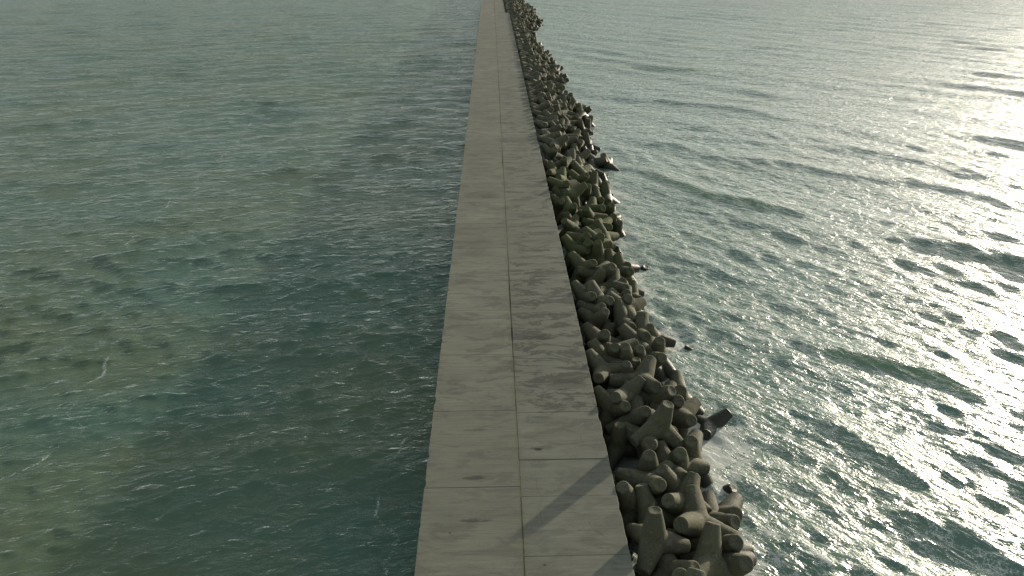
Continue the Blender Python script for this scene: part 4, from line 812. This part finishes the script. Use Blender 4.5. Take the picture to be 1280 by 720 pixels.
(8.74,256.21,-2.1,0.262,-0.203,0.941,0.066,1),(6.19,257.04,-0.65,0.147,0.509,0.61,0.589,1),(4.6,257.28,-0.43,-0.548,0.486,-0.352,-0.583,0.97),(7.63,257.66,-1.69,-0.154,-0.154,-0.088,-0.972,1.03),
(9.02,258.02,-2.26,0.628,0.574,0.429,0.303,1.06),(5.75,258.61,-0.45,-0.107,-0.838,-0.503,-0.18,0.97),(8.25,259.43,-1.81,0.012,0.835,-0.537,0.12,0.98),(4.35,259.62,-0.46,0.388,0.057,-0.601,-0.697,1.01),
(6.83,260.33,-1.02,0.053,0.544,0.836,0.045,0.98),(9.05,261.05,-2.29,0.189,0.853,-0.455,-0.172,1),(5.59,261.09,-0.53,0.214,0.014,-0.742,0.635,0.99),(7.87,261.96,-1.75,0.904,-0.012,0.422,0.062,0.97),
(6.71,261.99,-0.92,0.207,0.774,-0.574,0.171,1.04),(4.62,262.59,-0.46,-0.066,-0.621,-0.781,-0.026,1.04),(9.02,262.78,-2.26,0.113,-0.717,0.663,-0.182,0.96),(6.16,263.88,-0.58,0.192,0.133,0.455,0.859,0.99),
(8.46,264.42,-1.97,0.365,0.354,-0.194,-0.839,0.96),(5.25,264.95,-0.37,-0.722,0.549,0.091,0.412,0.97),(6.73,265.46,-0.9,-0.715,-0.406,-0.389,0.415,0.95),(8.24,266.05,-1.8,0.364,-0.774,0.055,-0.515,0.96),
(5.38,266.96,-0.6,-0.248,-0.936,0.167,-0.187,0.98),(6.89,267.56,-1.19,0.548,0.517,-0.657,0.001,1.05),(8.66,267.68,-2.03,-0.257,-0.036,0.906,0.335,0.98),(5.68,268.63,-0.6,-0.216,0.519,0.195,-0.803,1.01),
(8.18,269.22,-1.76,0.148,0.184,0.395,-0.888,1.06),(4.64,269.54,-0.45,-0.062,0.424,-0.903,0.044,1.01),(6.62,270.38,-0.84,-0.66,-0.092,0.335,0.666,0.97),(8.15,271.33,-1.83,0.655,0.496,0.193,-0.536,1),
(4.82,271.52,-0.4,0.034,-0.835,0.547,-0.043,0.95),(6.16,272.25,-0.55,-0.651,-0.128,-0.744,0.079,0.98),(4.41,273.17,-0.46,0.409,-0.073,-0.601,0.683,1.03),(7.44,273.42,-1.32,-0.424,0.094,0.248,0.866,1.05),
(8.94,273.81,-2.24,0.72,-0.431,0.267,-0.473,0.96),(5.18,274.67,-0.39,0.717,0.351,0.431,-0.421,1.02),(7.29,275.52,-1.22,-0.498,-0.164,0.719,-0.456,1.01),(8.98,275.61,-2.32,-0.815,0.415,-0.102,0.391,1.06),
(5.7,276.5,-0.47,-0.034,0.05,-0.995,-0.085,1.01),(4.39,277.49,-0.46,0.345,-0.016,-0.605,0.718,1.04),(8.5,277.54,-1.97,-0.789,0.393,-0.458,0.112,0.96),(7.39,278.51,-1.29,0.134,-0.74,0.542,0.375,1.05),
(5.08,279.08,-0.48,0.065,-0.912,0.383,-0.131,0.96),(8.55,279.37,-1.96,-0.137,0.965,0.022,-0.223,1.03),(6.49,279.44,-0.84,-0.697,-0.212,-0.491,-0.477,1.02),(7.45,280.68,-1.34,-0.567,-0.3,-0.477,-0.601,0.96),
(5.7,280.99,-0.49,-0.126,0.8,-0.541,0.225,0.96),(8.92,281.02,-2.21,-0.016,0.225,-0.301,-0.926,0.99),(5.18,282.46,-0.39,0.853,-0.098,0.497,0.127,0.96),(7.26,282.59,-1.19,-0.795,-0.183,-0.578,-0.029,1.01),
(8.69,283.78,-2.18,0.409,0.672,0.568,0.24,1.04),(6.07,283.88,-0.62,-0.322,0.401,0.112,0.85,1),(4.4,284.5,-0.52,0.432,-0.462,0.201,-0.748,1.02),(7.25,284.51,-1.19,0.432,-0.222,-0.865,0.125,1.02),
(8.21,285.95,-1.83,-0.204,-0.244,0.328,0.89,1.04),(6.14,286.2,-0.58,0.429,-0.149,-0.49,0.744,0.97),(4.73,286.2,-0.52,-0.616,-0.482,-0.285,0.554,1.02),(7.19,287.73,-1.14,-0.004,-0.663,-0.276,0.696,1.04),
(4.73,287.85,-0.42,-0.237,0.379,-0.368,0.816,1.01),(8.74,288.04,-2.16,-0.901,0.329,-0.19,0.21,0.96),(6.16,288.5,-0.56,-0.194,-0.46,-0.471,-0.727,1.04),(4.37,289.68,-0.46,-0.796,-0.509,0.322,-0.055,1),
(7.15,289.79,-1.21,0.634,-0.511,0.199,0.546,0.96),
]

# ------------------------------------------------------------------ camera, light, world
def setup():
    F, yaw, pit = 880.0, math.radians(1.56478), math.radians(27.08355)
    fwd = Vector((math.sin(yaw) * math.cos(pit), math.cos(yaw) * math.cos(pit), -math.sin(pit)))
    r = Vector((math.cos(yaw), -math.sin(yaw), 0)); up = r.cross(fwd)
    cam = bpy.data.cameras.new('camera'); cam.sensor_width = 36; cam.lens = F / 1280 * 36; cam.clip_end = 20000; cam.clip_start = .1
    co = link(bpy.data.objects.new('camera', cam))
    co.matrix_world = Matrix(((r.x, up.x, -fwd.x, 0), (r.y, up.y, -fwd.y, 0), (r.z, up.z, -fwd.z, 18.5), (0, 0, 0, 1)))
    SC.camera = co
    el, az = math.radians(SUN_EL), math.radians(SUN_AZ)      # azimuth from +Y towards +X
    d = Vector((math.sin(az) * math.cos(el), math.cos(az) * math.cos(el), math.sin(el)))
    L = bpy.data.lights.new('sun', 'SUN'); L.energy = SUN_E; L.angle = math.radians(.9); L.color = SUN_C
    lo = link(bpy.data.objects.new('sun', L)); lo.rotation_mode = 'QUATERNION'; lo.rotation_quaternion = d.to_track_quat('Z', 'Y'); lo.location = (60, 60, 40)
    w = bpy.data.worlds.new('World'); SC.world = w; w.use_nodes = True; nt = w.node_tree
    for n in list(nt.nodes): nt.nodes.remove(n)
    sky = nt.nodes.new('ShaderNodeTexSky'); sky.sky_type = 'NISHITA'; sky.sun_disc = False
    sky.sun_elevation = el; sky.sun_rotation = az; sky.air_density = AIR; sky.dust_density = DUST; sky.ozone_density = OZ
    bg = nt.nodes.new('ShaderNodeBackground'); bg.inputs[1].default_value = SKY_S
    out = nt.nodes.new('ShaderNodeOutputWorld'); 
    hs = nt.nodes.new('ShaderNodeHueSaturation'); hs.inputs['Saturation'].default_value = SKY_SAT; nt.links.new(sky.outputs[0], hs.inputs['Color'])
    mx = nt.nodes.new('ShaderNodeMix'); mx.data_type = 'RGBA'; mx.inputs[0].default_value = HAZE_F      # thin high cloud evens the sky out
    nt.links.new(hs.outputs[0], mx.inputs[6]); 
    tc = nt.nodes.new('ShaderNodeTexCoord'); sp = nt.nodes.new('ShaderNodeSeparateXYZ'); nt.links.new(tc.outputs['Generated'], sp.inputs[0])
    mr = nt.nodes.new('ShaderNodeMapRange'); nt.links.new(sp.outputs[2], mr.inputs[0]); mr.inputs[1].default_value = 0; mr.inputs[2].default_value = 1
    mr.inputs[3].default_value = 1; mr.inputs[4].default_value = 0
    pw = nt.nodes.new('ShaderNodeMath'); pw.operation = 'POWER'; nt.links.new(mr.outputs[0], pw.inputs[0]); pw.inputs[1].default_value = 5.0
    hm = nt.nodes.new('ShaderNodeMix'); hm.data_type = 'RGBA'; nt.links.new(pw.outputs[0], hm.inputs[0])
    hm.inputs[6].default_value = HAZE_TOP; hm.inputs[7].default_value = HAZE_LOW; nt.links.new(hm.outputs[2], mx.inputs[7])
    nt.links.new(mx.outputs[2], bg.inputs[0]); nt.links.new(bg.outputs[0], out.inputs[0])
    vs = SC.view_settings; vs.view_transform = 'Standard'; vs.look = 'None'; vs.gamma = 1; vs.use_curve_mapping = False; vs.exposure = EXPO
    SC.render.engine = 'CYCLES'; SC.cycles.use_denoising = False if False else True
    SC.cycles.max_bounces = 6; SC.cycles.sample_clamp_indirect = 6
SUN_EL, SUN_AZ, SUN_E, SUN_C = 7.7, 47.0, 4.2, (1.0, .89, .70)
AIR, DUST, OZ, SKY_S, EXPO = 1.0, 4.0, 1.5, .15, 0.5
SKY_SAT, HAZE_F, HAZE_TOP, HAZE_LOW = .32, .42, (1.7, 2.2, 2.15, 1), (5.9, 6.9, 6.5, 1)

setup()
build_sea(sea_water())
build_pier(concrete_deck(), wet_wall())
build_tetras(tetra_concrete())
